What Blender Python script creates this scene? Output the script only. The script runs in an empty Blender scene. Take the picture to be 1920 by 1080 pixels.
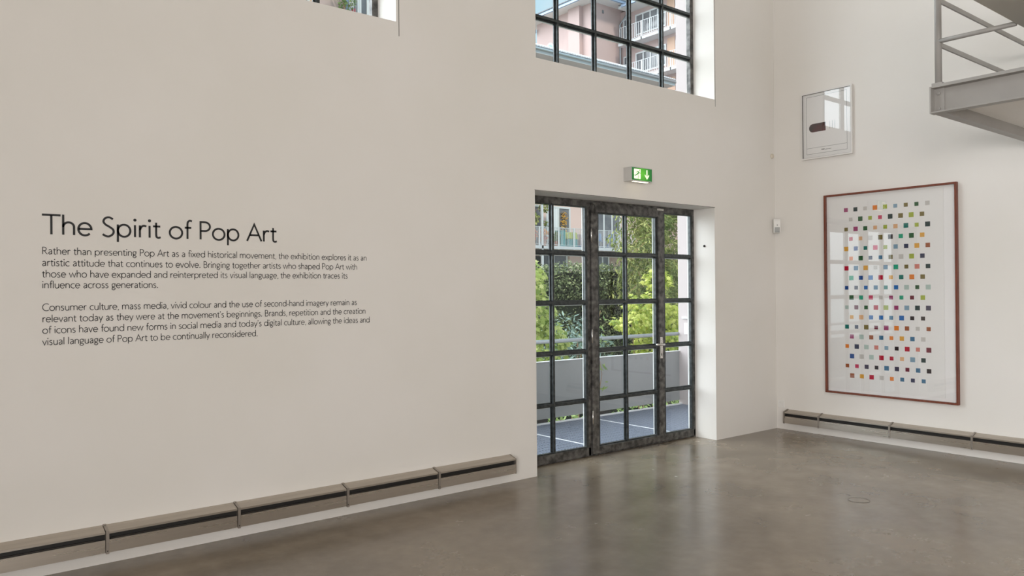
import bpy, math, random
from mathutils import Vector, Matrix, noise as mnoise

# ------------------------------------------------------------------ camera, sky, sun, lights, exposure
SC = bpy.context.scene
COL = SC.collection
random.seed(7)
PI = math.pi


def link(o):
    COL.objects.link(o)
    return o


cam_d = bpy.data.cameras.new('camera')
cam = link(bpy.data.objects.new('camera', cam_d))
RX, RY, RZ = (0.7802, 0.0038, -0.6256), (-0.6255, -0.0083, -0.7801), (-0.0081, 0.99996, -0.0041)
_m = Matrix((RX, RY, RZ))
_q = _m.to_quaternion().normalized()
cam.matrix_world = Matrix.Translation((-7.806, -5.026, 1.55)) @ _q.to_matrix().to_4x4()
cam_d.sensor_fit = 'HORIZONTAL'
cam_d.sensor_width = 36.0
cam_d.lens = 36.0 * 1477.87 / 1920.0
cam_d.clip_start = 0.05
cam_d.clip_end = 500
SC.camera = cam

SC.view_settings.view_transform = 'Standard'
SC.view_settings.look = 'None'
SC.view_settings.gamma = 1.0
SC.view_settings.use_curve_mapping = False
SC.view_settings.exposure = 0.0

world = bpy.data.worlds.new('sky')
SC.world = world
world.use_nodes = True
nt = world.node_tree
nt.nodes.clear()
w_out = nt.nodes.new('ShaderNodeOutputWorld')
w_bg = nt.nodes.new('ShaderNodeBackground')
w_tc = nt.nodes.new('ShaderNodeTexCoord')
w_sep = nt.nodes.new('ShaderNodeSeparateXYZ')
w_ramp = nt.nodes.new('ShaderNodeValToRGB')
w_ramp.color_ramp.elements[0].position = 0.10
w_ramp.color_ramp.elements[0].color = (0.66, 0.90, 1.0, 1)
w_ramp.color_ramp.elements[1].position = 0.55
w_ramp.color_ramp.elements[1].color = (0.42, 0.72, 0.95, 1)
w_str = nt.nodes.new('ShaderNodeMapRange')          # bright patch added to the unseen north-west sky to light the doorway
w_str.inputs['From Min'].default_value = 0.60
w_str.inputs['From Max'].default_value = 0.86
w_str.inputs['To Min'].default_value = 1.0
w_str.inputs['To Max'].default_value = 7.3
w_dot = nt.nodes.new('ShaderNodeVectorMath')
w_dot.operation = 'DOT_PRODUCT'
w_dot.inputs[1].default_value = (-0.45, 0.58, 0.68)
w_wht = nt.nodes.new('ShaderNodeMapRange')
w_wht.inputs['From Min'].default_value = 0.55
w_wht.inputs['From Max'].default_value = 0.70
w_max = nt.nodes.new('ShaderNodeMath')
w_max.operation = 'MAXIMUM'
w_noise = nt.nodes.new('ShaderNodeTexNoise')
w_noise.inputs['Scale'].default_value = 3.2
w_noise.inputs['Detail'].default_value = 6
w_cr = nt.nodes.new('ShaderNodeValToRGB')
w_cr.color_ramp.elements[0].position = 0.48
w_cr.color_ramp.elements[1].position = 0.68
w_mix = nt.nodes.new('ShaderNodeMixRGB')
w_mix.inputs['Color2'].default_value = (0.88, 0.93, 1.0, 1)
nt.links.new(w_tc.outputs['Generated'], w_sep.inputs[0])
nt.links.new(w_sep.outputs['Z'], w_ramp.inputs['Fac'])
nt.links.new(w_tc.outputs['Generated'], w_noise.inputs['Vector'])
nt.links.new(w_noise.outputs['Fac'], w_cr.inputs['Fac'])
nt.links.new(w_tc.outputs['Generated'], w_dot.inputs[0])
nt.links.new(w_dot.outputs['Value'], w_wht.inputs['Value'])
nt.links.new(w_cr.outputs['Color'], w_max.inputs[0])
nt.links.new(w_wht.outputs['Result'], w_max.inputs[1])
nt.links.new(w_max.outputs[0], w_mix.inputs['Fac'])
nt.links.new(w_ramp.outputs['Color'], w_mix.inputs['Color1'])
nt.links.new(w_mix.outputs['Color'], w_bg.inputs['Color'])
nt.links.new(w_dot.outputs['Value'], w_str.inputs['Value'])
nt.links.new(w_str.outputs['Result'], w_bg.inputs['Strength'])
nt.links.new(w_bg.outputs['Background'], w_out.inputs['Surface'])

sun_d = bpy.data.lights.new('sun', 'SUN')
sun_d.energy = 2.3
sun_d.angle = math.radians(8)
sun_d.color = (1.0, 0.93, 0.84)
sun = link(bpy.data.objects.new('sun', sun_d))
_dir = Vector((0.34, 0.68, -0.85))          # the way the light travels
sun.rotation_euler = _dir.to_track_quat('-Z', 'Y').to_euler()


def area(name, loc, direction, sx, sy, energy, color):
    d = bpy.data.lights.new(name, 'AREA')
    d.shape = 'RECTANGLE'
    d.size, d.size_y = sx, sy
    d.energy = energy
    d.color = color
    o = link(bpy.data.objects.new(name, d))
    o.location = loc
    o.rotation_euler = Vector(direction).to_track_quat('-Z', 'Y').to_euler()
    return o


# added roof and side fill lamps, and daylight from windows behind the camera
area('roof_fill_lamp', (-7.0, -6.5, 6.95), (0, 0, -1), 9.0, 4.0, 15, (1.0, 0.95, 0.90))  # added fill lamp below a closed ceiling
area('rear_window_daylight', (-8.5, -11.9, 1.7), (0.05, 1, -0.08), 8.0, 2.9, 275, (1.0, 0.975, 0.955))
side = area('side_fill_lamp', (-14.4, -8.8, 2.2), (1, 0.16, 0.0), 6.0, 3.6, 680, (1.0, 0.975, 0.97))  # added fill lamp aimed at the east wall
side.data.spread = math.radians(115)     # narrowed to keep this added fill off the north wall

# ------------------------------------------------------------------ materials


def mat(name, color, rough=0.6, metal=0.0, spec=0.5, var=None, scale=5.0, detail=4.0, bump=0.0, bump_scale=40.0,
        lo=0.35, hi=0.65, rvar=0.0, stretch=None, coat=0.0):
    """Principled material; var = second colour mixed in by object-space noise."""
    m = bpy.data.materials.new(name)
    m.use_nodes = True
    t = m.node_tree
    b = t.nodes['Principled BSDF']
    b.inputs['Base Color'].default_value = (*color, 1)
    b.inputs['Roughness'].default_value = rough
    b.inputs['Metallic'].default_value = metal
    b.inputs['Specular IOR Level'].default_value = spec
    b.inputs['Coat Weight'].default_value = coat
    if var or bump or rvar:
        tc = t.nodes.new('ShaderNodeTexCoord')
        mp = t.nodes.new('ShaderNodeMapping')
        if stretch:
            mp.inputs['Scale'].default_value = stretch
        t.links.new(tc.outputs['Object'], mp.inputs['Vector'])
    if var or rvar:
        n = t.nodes.new('ShaderNodeTexNoise')
        n.inputs['Scale'].default_value = scale
        n.inputs['Detail'].default_value = detail
        t.links.new(mp.outputs['Vector'], n.inputs['Vector'])
    if var:
        r = t.nodes.new('ShaderNodeValToRGB')
        r.color_ramp.elements[0].position = lo
        r.color_ramp.elements[0].color = (*color, 1)
        r.color_ramp.elements[1].position = hi
        r.color_ramp.elements[1].color = (*var, 1)
        t.links.new(n.outputs['Fac'], r.inputs['Fac'])
        t.links.new(r.outputs['Color'], b.inputs['Base Color'])
    if rvar:
        mr = t.nodes.new('ShaderNodeMapRange')
        mr.inputs['From Min'].default_value = 0.3
        mr.inputs['From Max'].default_value = 0.7
        mr.inputs['To Min'].default_value = rough - rvar
        mr.inputs['To Max'].default_value = rough + rvar
        t.links.new(n.outputs['Fac'], mr.inputs['Value'])
        t.links.new(mr.outputs['Result'], b.inputs['Roughness'])
    if bump:
        n2 = t.nodes.new('ShaderNodeTexNoise')
        n2.inputs['Scale'].default_value = bump_scale
        n2.inputs['Detail'].default_value = 5
        t.links.new(mp.outputs['Vector'], n2.inputs['Vector'])
        bp = t.nodes.new('ShaderNodeBump')
        bp.inputs['Strength'].default_value = bump
        bp.inputs['Distance'].default_value = 0.01
        t.links.new(n2.outputs['Fac'], bp.inputs['Height'])
        t.links.new(bp.outputs['Normal'], b.inputs['Normal'])
    return m


def glass_mat(name, ior, tint=(1, 1, 1)):
    m = bpy.data.materials.new(name)
    m.use_nodes = True
    t = m.node_tree
    t.nodes.clear()
    o = t.nodes.new('ShaderNodeOutputMaterial')
    mx = t.nodes.new('ShaderNodeMixShader')
    tr = t.nodes.new('ShaderNodeBsdfTransparent')
    gl = t.nodes.new('ShaderNodeBsdfGlossy')
    fr = t.nodes.new('ShaderNodeFresnel')
    tr.inputs['Color'].default_value = (*tint, 1)
    gl.inputs['Roughness'].default_value = 0.004
    fr.inputs['IOR'].default_value = ior
    ge = t.nodes.new('ShaderNodeNewGeometry')
    ma = t.nodes.new('ShaderNodeMath')          # only the outer faces of the pane mirror
    ma.operation = 'MULTIPLY'
    sb = t.nodes.new('ShaderNodeMath')
    sb.operation = 'SUBTRACT'
    sb.inputs[0].default_value = 1.0
    t.links.new(ge.outputs['Backfacing'], sb.inputs[1])
    t.links.new(fr.outputs['Fac'], ma.inputs[0])
    t.links.new(sb.outputs[0], ma.inputs[1])
    t.links.new(ma.outputs[0], mx.inputs['Fac'])
    t.links.new(tr.outputs[0], mx.inputs[1])
    t.links.new(gl.outputs[0], mx.inputs[2])
    t.links.new(mx.outputs[0], o.inputs['Surface'])
    return m


def emit_mat(name, color, strength):
    m = bpy.data.materials.new(name)
    m.use_nodes = True
    t = m.node_tree
    b = t.nodes['Principled BSDF']
    b.inputs['Base Color'].default_value = (*color, 1)
    b.inputs['Emission Color'].default_value = (*color, 1)
    b.inputs['Emission Strength'].default_value = strength
    b.inputs['Roughness'].default_value = 0.4
    return m


def leaf_mat(name, c1, c2, trans=0.35, mid=None):
    m = bpy.data.materials.new(name)
    m.use_nodes = True
    t = m.node_tree
    t.nodes.clear()
    o = t.nodes.new('ShaderNodeOutputMaterial')
    g = t.nodes.new('ShaderNodeNewGeometry')
    r = t.nodes.new('ShaderNodeValToRGB')
    r.color_ramp.elements[0].color = (*c1, 1)
    r.color_ramp.elements[1].color = (*c2, 1)
    if mid:
        e = r.color_ramp.elements.new(0.5)
        e.color = (*mid, 1)
    d = t.nodes.new('ShaderNodeBsdfPrincipled')
    d.inputs['Roughness'].default_value = 0.5
    d.inputs['Specular IOR Level'].default_value = 0.35
    tl = t.nodes.new('ShaderNodeBsdfTranslucent')
    mx = t.nodes.new('ShaderNodeMixShader')
    mx.inputs['Fac'].default_value = trans
    t.links.new(g.outputs['Random Per Island'], r.inputs['Fac'])
    t.links.new(r.outputs['Color'], d.inputs['Base Color'])
    t.links.new(r.outputs['Color'], tl.inputs['Color'])
    t.links.new(d.outputs[0], mx.inputs[1])
    t.links.new(tl.outputs[0], mx.inputs[2])
    t.links.new(mx.outputs[0], o.inputs['Surface'])
    return m


M = {}
M['wall'] = mat('white_plaster', (0.80, 0.775, 0.74), 0.75, spec=0.25, var=(0.77, 0.745, 0.70), scale=0.9, detail=5, bump=0.06, bump_scale=9)
M['reveal'] = M['wall']
M['ceil'] = mat('ceiling_paint', (0.8, 0.78, 0.74), 0.8)
M['galv'] = mat('galvanised_steel', (0.040, 0.038, 0.036), 0.42, 0.35, var=(0.17, 0.163, 0.152), scale=20, detail=9, lo=0.36, hi=0.68, bump=0.1, bump_scale=60)
M['bar'] = mat('dark_steel_bar', (0.035, 0.04, 0.042), 0.3, 0.6, var=(0.07, 0.078, 0.078), scale=30)
M['bar_highlight'] = mat('pale_edge_highlight', (0.66, 0.68, 0.68), 0.4)  # light grey strips that paint bright edge highlights on the glazing bars
M['glass'] = glass_mat('window_glass', 1.5, (0.97, 0.99, 0.98))
M['picture_glass'] = glass_mat('picture_glass', 1.9)
M['small_picture_glass'] = glass_mat('polished_picture_glass', 1.9)
M['rad'] = mat('brushed_steel', (0.54, 0.49, 0.43), 0.30, 0.88, var=(0.47, 0.425, 0.37), scale=3, detail=6, stretch=(0.5, 12, 12), rvar=0.05)
M['rad_dark'] = mat('brushed_steel_bracket', (0.40, 0.36, 0.32), 0.38, 0.85)
M['black'] = mat('black_slot', (0.012, 0.011, 0.010), 0.5)
M['fin'] = mat('dark_fin', (0.04, 0.035, 0.03), 0.5, 0.5)
M['vinyl'] = mat('black_vinyl', (0.010, 0.010, 0.011), 0.45)
M['vinyl_text'] = mat('charcoal_vinyl', (0.030, 0.029, 0.029), 0.5)
M['wood'] = mat('red_brown_wood', (0.20, 0.050, 0.022), 0.42, var=(0.135, 0.032, 0.015), scale=6, detail=6, stretch=(14, 14, 1.2))
M['paper'] = mat('white_paper', (0.80, 0.79, 0.77), 0.7, spec=0.2)
M['mount'] = mat('white_mount_board', (0.84, 0.83, 0.82), 0.7, spec=0.2)
M['white_frame'] = mat('white_lacquer', (0.74, 0.72, 0.69), 0.4)
M['ink'] = mat('printed_ink', (0.03, 0.027, 0.025), 0.6)
M['ink_and_gap_shade'] = mat('grey_ink_and_gap_shade', (0.13, 0.125, 0.12), 0.6)  # printed lines, also the shade painted inside the small frame
M['white_plastic'] = mat('white_plastic', (0.80, 0.79, 0.76), 0.4)
M['grey_lens'] = mat('grey_lens', (0.36, 0.37, 0.36), 0.3)
M['sign_case'] = mat('silver_case', (0.62, 0.61, 0.59), 0.35, 0.2, stretch=(60, 1, 1), var=(0.55, 0.54, 0.52), scale=4)
M['green_edge'] = emit_mat('lit_green_panel', (0.012, 0.20, 0.032), 0.75)
M['green_hot'] = emit_mat('bright_green_panel', (0.10, 0.50, 0.03), 0.75)
M['lit_white'] = emit_mat('lit_white_symbol', (0.95, 0.97, 0.72), 0.72)
M['lamp_strip'] = emit_mat('lit_lamp_strip', (1.0, 0.88, 0.62), 2.2)
M['platform'] = mat('grey_painted_steel', (0.37, 0.355, 0.335), 0.45, var=(0.34, 0.325, 0.305), scale=4)
M['landing'] = mat('pale_grey_painted_steel', (0.62, 0.60, 0.55), 0.6)
M['soffit'] = mat('grey_soffit_board', (0.86, 0.83, 0.79), 0.7)
M['chrome'] = mat('satin_chrome', (0.62, 0.60, 0.57), 0.25, 0.9)
M['deck'] = mat('zinc_grating', (0.21, 0.235, 0.29), 0.45, 0.3)
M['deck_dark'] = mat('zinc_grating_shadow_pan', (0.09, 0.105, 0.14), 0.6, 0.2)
M['parapet'] = mat('pale_grey_panel', (0.265, 0.27, 0.275), 0.5, var=(0.24, 0.245, 0.25), scale=1.5)
M['white_metal'] = mat('white_metal', (0.66, 0.67, 0.69), 0.45)
M['tube'] = mat('zinc_tube', (0.50, 0.54, 0.57), 0.3, 0.6)
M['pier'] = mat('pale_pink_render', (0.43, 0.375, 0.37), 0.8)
M['pink'] = mat('pink_render', (0.80, 0.58, 0.52), 0.85, var=(0.76, 0.55, 0.49), scale=0.35)
M['pale_pink'] = mat('pale_rose_render', (0.58, 0.43, 0.405), 0.85, var=(0.55, 0.405, 0.38), scale=0.3)
M['peach'] = mat('peach_render', (0.68, 0.44, 0.32), 0.85)
M['soft_white'] = mat('white_painted_timber', (0.70, 0.70, 0.70), 0.6)
M['pane_dark'] = mat('dark_window_pane', (0.10, 0.105, 0.12), 0.08, var=(0.22, 0.22, 0.23), scale=0.8)
M['pane_blue'] = mat('blue_window_pane', (0.20, 0.42, 0.80), 0.1)
M['curtain'] = mat('net_curtain', (0.78, 0.78, 0.80), 0.8)
M['roof'] = mat('grey_roof_sheet', (0.22, 0.24, 0.26), 0.5)
M['gutter'] = mat('blue_grey_gutter', (0.30, 0.38, 0.52), 0.4, 0.3)
M['slab'] = mat('balcony_slab_paint', (0.60, 0.605, 0.63), 0.7)
M['brown_wall'] = mat('brown_render', (0.50, 0.36, 0.30), 0.85)
M['ground'] = mat('garden_ground', (0.10, 0.11, 0.06), 0.9, var=(0.16, 0.13, 0.09), scale=0.8)
M['bark'] = mat('grey_bark', (0.13, 0.095, 0.065), 0.85, var=(0.08, 0.06, 0.045), scale=14)
M['twig'] = mat('reddish_twig', (0.26, 0.15, 0.08), 0.8)
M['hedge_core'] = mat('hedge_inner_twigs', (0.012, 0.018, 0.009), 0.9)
M['leaf_hedge'] = leaf_mat('hedge_leaf', (0.036, 0.058, 0.024), (0.33, 0.37, 0.18), 0.15, (0.11, 0.142, 0.062))
M['leaf_maple'] = leaf_mat('maple_leaf', (0.20, 0.28, 0.03), (0.66, 0.66, 0.18), 0.35, (0.45, 0.50, 0.08))
M['leaf_pale'] = leaf_mat('pale_maple_leaf', (0.16, 0.25, 0.05), (0.68, 0.70, 0.30), 0.35, (0.42, 0.50, 0.13))
M['leaf_tree'] = leaf_mat('feathery_leaf', (0.10, 0.15, 0.035), (0.48, 0.48, 0.17), 0.3, (0.25, 0.30, 0.09))
M['leaf_blue'] = leaf_mat('blue_green_leaf', (0.09, 0.15, 0.12), (0.30, 0.40, 0.34), 0.25)
M['leaf_vine'] = leaf_mat('vine_leaf', (0.10, 0.18, 0.06), (0.34, 0.44, 0.14), 0.35)
M['orange_leaf'] = leaf_mat('orange_leaf', (0.50, 0.26, 0.04), (0.75, 0.48, 0.10), 0.3)
M['red_flower'] = leaf_mat('red_flower', (0.55, 0.05, 0.05), (0.75, 0.40, 0.08), 0.2)
M['terracotta'] = mat('terracotta', (0.42, 0.15, 0.08), 0.8)
M['teal'] = mat('teal_fabric', (0.06, 0.30, 0.32), 0.7)
M['lime'] = mat('lime_fabric', (0.58, 0.62, 0.10), 0.7)
M['blue_metal'] = mat('blue_painted_metal', (0.12, 0.22, 0.42), 0.5)
M['mauve'] = mat('mauve_fabric', (0.36, 0.24, 0.25), 0.7)
M['red'] = mat('red_paint', (0.62, 0.06, 0.09), 0.6)
M['crack_line'] = mat('dark_crack_line', (0.10, 0.09, 0.08), 0.9)  # one dark tone for the hairline plaster cracks
M['ring'] = mat('worn_floor_ring', (0.19, 0.165, 0.13), 0.5)

# polished concrete floor: clouded pigment, patchy polish, fine scratches
mf = bpy.data.materials.new('polished_concrete')
mf.use_nodes = True
t = mf.node_tree
b = t.nodes['Principled BSDF']
tc = t.nodes.new('ShaderNodeTexCoord')
n1 = t.nodes.new('ShaderNodeTexNoise'); n1.inputs['Scale'].default_value = 0.9; n1.inputs['Detail'].default_value = 9; n1.inputs['Roughness'].default_value = 0.62
n2 = t.nodes.new('ShaderNodeTexNoise'); n2.inputs['Scale'].default_value = 7.0; n2.inputs['Detail'].default_value = 8
r1 = t.nodes.new('ShaderNodeValToRGB')
r1.color_ramp.elements[0].position = 0.30; r1.color_ramp.elements[0].color = (0.125, 0.097, 0.066, 1)
r1.color_ramp.elements[1].position = 0.70; r1.color_ramp.elements[1].color = (0.285, 0.232, 0.170, 1)
mxn = t.nodes.new('ShaderNodeMixRGB'); mxn.blend_type = 'OVERLAY'; mxn.inputs['Fac'].default_value = 0.22
r2 = t.nodes.new('ShaderNodeMapRange')
r2.inputs['From Min'].default_value = 0.3; r2.inputs['From Max'].default_value = 0.7
r2.inputs['To Min'].default_value = 0.19; r2.inputs['To Max'].default_value = 0.30
t.links.new(tc.outputs['Object'], n1.inputs['Vector']); t.links.new(tc.outputs['Object'], n2.inputs['Vector'])
t.links.new(n1.outputs['Fac'], r1.inputs['Fac'])
t.links.new(r1.outputs['Color'], mxn.inputs['Color1']); t.links.new(n2.outputs['Fac'], mxn.inputs['Color2'])
t.links.new(mxn.outputs['Color'], b.inputs['Base Color'])
t.links.new(n1.outputs['Fac'], r2.inputs['Value']); t.links.new(r2.outputs['Result'], b.inputs['Roughness'])
b.inputs['Specular IOR Level'].default_value = 0.9
b.inputs['Coat Weight'].default_value = 0.0
bp = t.nodes.new('ShaderNodeBump'); bp.inputs['Strength'].default_value = 0.012; bp.inputs['Distance'].default_value = 0.01
t.links.new(n2.outputs['Fac'], bp.inputs['Height']); t.links.new(bp.outputs['Normal'], b.inputs['Normal'])
M['floor'] = mf

# ------------------------------------------------------------------ mesh helpers


class MB:
    """Collects faces in world coordinates; build() links them as ONE mesh object."""

    def __init__(self):
        self.v, self.f, self.mi = [], [], []

    def add(self, vs, fs, mi=0):
        k = len(self.v)
        self.v += [tuple(p) for p in vs]
        self.f += [tuple(i + k for i in f) for f in fs]
        self.mi += [mi] * len(fs)
        return self

    def box(self, x0, x1, y0, y1, z0, z1, mi=0, bev=0.0):
        x0, x1 = min(x0, x1), max(x0, x1)
        y0, y1 = min(y0, y1), max(y0, y1)
        z0, z1 = min(z0, z1), max(z0, z1)
        v = [(x, y, z) for x in (x0, x1) for y in (y0, y1) for z in (z0, z1)]
        f = [(0, 1, 3, 2), (4, 6, 7, 5), (0, 4, 5, 1), (2, 3, 7, 6), (0, 2, 6, 4), (1, 5, 7, 3)]
        return self.add(v, f, mi)

    def prism(self, poly, axis, a0, a1, mi=0):
        """poly: 2-D outline; axis 'x','y','z' = extrusion axis."""
        n = len(poly)

        def p3(p, a):
            if axis == 'x':
                return (a, p[0], p[1])
            if axis == 'y':
                return (p[0], a, p[1])
            return (p[0], p[1], a)
        v = [p3(p, a0) for p in poly] + [p3(p, a1) for p in poly]
        f = [tuple(range(n - 1, -1, -1)), tuple(range(n, 2 * n))]
        f += [(i, (i + 1) % n, n + (i + 1) % n, n + i) for i in range(n)]
        return self.add(v, f, mi)

    def tube(self, pts, r, n=10, mi=0, r1=None):
        pts = [Vector(p) for p in pts]
        m = len(pts)
        v, f = [], []
        for i, p in enumerate(pts):
            d = (pts[min(i + 1, m - 1)] - pts[max(i - 1, 0)]).normalized()
            up = Vector((0, 0, 1)) if abs(d.z) < 0.9 else Vector((1, 0, 0))
            a = d.cross(up).normalized()
            c = d.cross(a)
            rr = r if r1 is None else r + (r1 - r) * i / max(1, m - 1)
            for k in range(n):
                t_ = 2 * PI * k / n
                v.append(p + a * (rr * math.cos(t_)) + c * (rr * math.sin(t_)))
        for i in range(m - 1):
            for k in range(n):
                f.append((i * n + k, i * n + (k + 1) % n, (i + 1) * n + (k + 1) % n, (i + 1) * n + k))
        f.append(tuple(range(n - 1, -1, -1)))
        f.append(tuple((m - 1) * n + k for k in range(n)))
        return self.add(v, f, mi)

    def lathe(self, c, prof, n=14, mi=0):
        v, f = [], []
        for r, z in prof:
            for k in range(n):
                a = 2 * PI * k / n
                v.append((c[0] + r * math.cos(a), c[1] + r * math.sin(a), c[2] + z))
        for i in range(len(prof) - 1):
            for k in range(n):
                f.append((i * n + k, i * n + (k + 1) % n, (i + 1) * n + (k + 1) % n, (i + 1) * n + k))
        f.append(tuple(range(n - 1, -1, -1)))
        f.append(tuple((len(prof) - 1) * n + k for k in range(n)))
        return self.add(v, f, mi)

    def build(self, name, mats, parent=None, loc=None, smooth=False, bevel=0.0):
        """Children keep their parent's origin; a top-level mesh gets loc as its origin."""
        me = bpy.data.meshes.new(name)
        o = bpy.data.objects.new(name, me)
        if parent is not None:
            base = Vector(parent['_base'])
        else:
            base = Vector(loc) if loc else Vector((0, 0, 0))
        me.from_pydata([tuple(Vector(p) - base) for p in self.v], [], self.f)
        for m in (mats if isinstance(mats, (list, tuple)) else [mats]):
            me.materials.append(m)
        me.polygons.foreach_set('material_index', self.mi)
        if smooth:
            me.polygons.foreach_set('use_smooth', [True] * len(self.f))
        me.update()
        link(o)
        o['_base'] = tuple(base)
        if parent is not None:
            o.parent = parent
        else:
            o.location = base
        if bevel:
            bm_ = o.modifiers.new('bevel', 'BEVEL')
            bm_.width = bevel
            bm_.segments = 2
            bm_.limit_method = 'ANGLE'
        return o


def tag(o, label=None, cat=None, group=None, kind=None):
    if label:
        o['label'] = label
    if cat:
        o['category'] = cat
    if group:
        o['group'] = group
    if kind:
        o['kind'] = kind
    return o


def thing(name, loc, label, cat, group=None, kind=None):
    o = link(bpy.data.objects.new(name, None))
    o.empty_display_size = 0.1
    o.location = loc
    o['_base'] = tuple(loc)
    return tag(o, label, cat, group, kind)


def copy_tree(o, parent=None):
    kids = list(o.children)
    c = o.copy()
    COL.objects.link(c)
    if parent is not None:
        c.parent = parent
    for ch in kids:
        copy_tree(ch, c)
    return c


# ------------------------------------------------------------------ room shell
X0, Y0, ZC = -14.5, -12.0, 7.0       # far-left wall, rear wall, ceiling
DX0, DX1, DZ = -3.522, -1.093, 2.395  # door opening
TH = 0.36                             # wall thickness
WZ0, WZ1 = 3.512, 6.1                 # upper windows
W2X0, W2X1 = -7.28, -4.846

w = MB()


def wall_with_holes(mb, x0, x1, z0, z1, holes, y0, y1):
    xs = sorted({x0, x1, *[h[0] for h in holes], *[h[1] for h in holes]})
    for a, c in zip(xs, xs[1:]):
        hs = sorted([h for h in holes if h[0] <= a + 1e-6 and h[1] >= c - 1e-6], key=lambda h: h[2])
        z = z0
        for h in hs:
            if h[2] > z + 1e-6:
                mb.box(a, c, y0, y1, z, h[2])
            z = h[3]
        if z < z1:
            mb.box(a, c, y0, y1, z, z1)


wall_with_holes(w, X0 - 0.4, 1.2, -0.3, ZC + 0.4,
                [(DX0, DX1, -0.3, DZ), (DX0 + 0.022, DX1 + 0.017, WZ0, WZ1), (W2X0, W2X1, WZ0 + 0.023, WZ1)], 0.0, TH)
tag(w.build('wall_north', M['wall']), kind='structure')
tag(MB().box(0, 0.35, Y0 - 0.3, 0.0, -0.3, ZC + 0.4).build('wall_east', M['wall']), kind='structure')
tag(MB().box(X0 - 0.3, 0.35, Y0 - 0.3, Y0, -0.3, ZC + 0.4).build('wall_south', M['wall']), kind='structure')
tag(MB().box(X0 - 0.3, X0, Y0, 0.0, -0.3, ZC + 0.4).build('wall_west', M['wall']), kind='structure')
tag(MB().box(X0, 0, Y0, 0, ZC, ZC + 0.3).build('ceiling', M['ceil']), kind='structure')
fl = MB().box(X0, 0, Y0, 0, -0.3, 0.0)
fl.box(DX0, DX1, 0, 0.33, -0.3, 0.0)
tag(fl.build('floor', M['floor']), kind='structure')

# hairline plaster bead cracks beside the upper windows and the door head
for k, (x, za, zb, wd) in enumerate([(-4.822, 3.432, 4.6, 0.0022), (-1.064, 3.441, 4.6, 0.0018)]):
    tag(MB().box(x - wd, x + wd, -0.0015, 0.0, za, zb).build('trim_%d' % (k + 1), M['crack_line']), kind='structure')
tag(MB().box(DX0 - 0.004, DX1 + 0.01, -0.0015, 0.0, DZ + 0.001, DZ + 0.005).build('trim_3', M['crack_line']), kind='structure')

# ------------------------------------------------------------------ door_1: glazed steel door wall
FY0, FY1 = 0.262, 0.318
d = thing('door_1', (-2.31, 0.29, 0.0), None, None, kind='structure')
fr = MB()
fr.box(DX0, DX1, FY0 + 0.004, FY1, 2.335, DZ)
fr.box(DX0, DX0 + 0.05, FY0 + 0.004, FY1, 0.0, 2.335)
fr.box(DX1 - 0.028, DX1, FY0 + 0.004, FY1, 0.0, 2.335)
fr.box(DX0, -2.63, FY0 + 0.004, FY1, 0.012, 0.088)
fr.box(-1.59, DX1, FY0 + 0.004, FY1, 0.012, 0.082)
fr.box(-2.66, -2.625, FY0 + 0.004, FY1, 0.012, 2.335)
fr.box(DX0, DX1, FY0 + 0.02, FY1 + 0.02, 0.0, 0.012)
fr.build('door_frame', M['galv'], d, bevel=0.002)
ROWS = (1.897, 1.442, 0.986, 0.526)


def tee(mb, a0, a1, at, orient, y0, w_=0.046, mi=0, dpt=0.05):
    """T-section glazing bar: flat flange outside, a narrow web towards the room."""
    h = w_ / 2
    if orient == 'v':
        mb.box(at - 0.011, at + 0.011, y0, y0 + 0.03, a0, a1, mi)
        mb.box(at - h, at + h, y0 + 0.024, y0 + 0.034, a0, a1, mi)
        mb.box(at + h - 0.002, at + h + 0.006, y0 + 0.0385, y0 + 0.046, a0, a1, 1)  # pale strip painted in as the bar's bright edge
    else:
        mb.box(a0, a1, y0 + 0.001, y0 + 0.03, at - 0.011, at + 0.011, mi)
        mb.box(a0, a1, y0 + 0.0245, y0 + 0.034, at - h, at + h, mi)
        mb.box(a0, a1, y0 + 0.0385, y0 + 0.046, at - h - 0.005, at - h + 0.002, 1)  # same painted highlight along the lower edge


def edge(mb, x0, x1, z0, z1, y0, s=0.034):
    """Angle bead round the inside of a glazed field."""
    mb.box(x0, x0 + s, y0 + 0.006, y0 + 0.034, z0, z1)
    mb.box(x0 + s - 0.002, x0 + s + 0.007, y0 + 0.0385, y0 + 0.046, z0, z1, 1)  # pale strips here are painted edge highlights too
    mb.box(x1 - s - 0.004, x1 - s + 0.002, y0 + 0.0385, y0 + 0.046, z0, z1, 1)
    mb.box(x1 - s, x1, y0 + 0.006, y0 + 0.034, z0, z1)
    mb.box(x0 + s, x1 - s, y0 + 0.006, y0 + 0.034, z0, z0 + 0.012)
    mb.box(x0 + s, x1 - s, y0 + 0.006, y0 + 0.034, z1 - 0.012, z1)


# fixed panel left of the door leaf: two columns of panes
gb = MB()
tee(gb, 0.088, 2.335, -3.09, 'v', FY0)
for z in ROWS:
    tee(gb, DX0 + 0.05, -2.66, z, 'h', FY0)
edge(gb, DX0 + 0.05, -2.66, 0.088, 2.335, FY0, 0.026)
gb.build('glazing_bars', [M['bar'], M['bar_highlight']], d)
MB().box(DX0 + 0.05, -2.66, FY0 + 0.0355, FY0 + 0.0375, 0.085, 2.335).build('pane', M['glass'], d)
gb = MB()
for z in ROWS:
    tee(gb, -1.592, DX1 - 0.028, z, 'h', FY0)
edge(gb, -1.592, DX1 - 0.028, 0.082, 2.335, FY0, 0.03)
gb.build('glazing_bars', [M['bar'], M['bar_highlight']], d)
MB().box(-1.592, DX1 - 0.028, FY0 + 0.0355, FY0 + 0.0375, 0.08, 2.335).build('pane', M['glass'], d)
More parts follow.
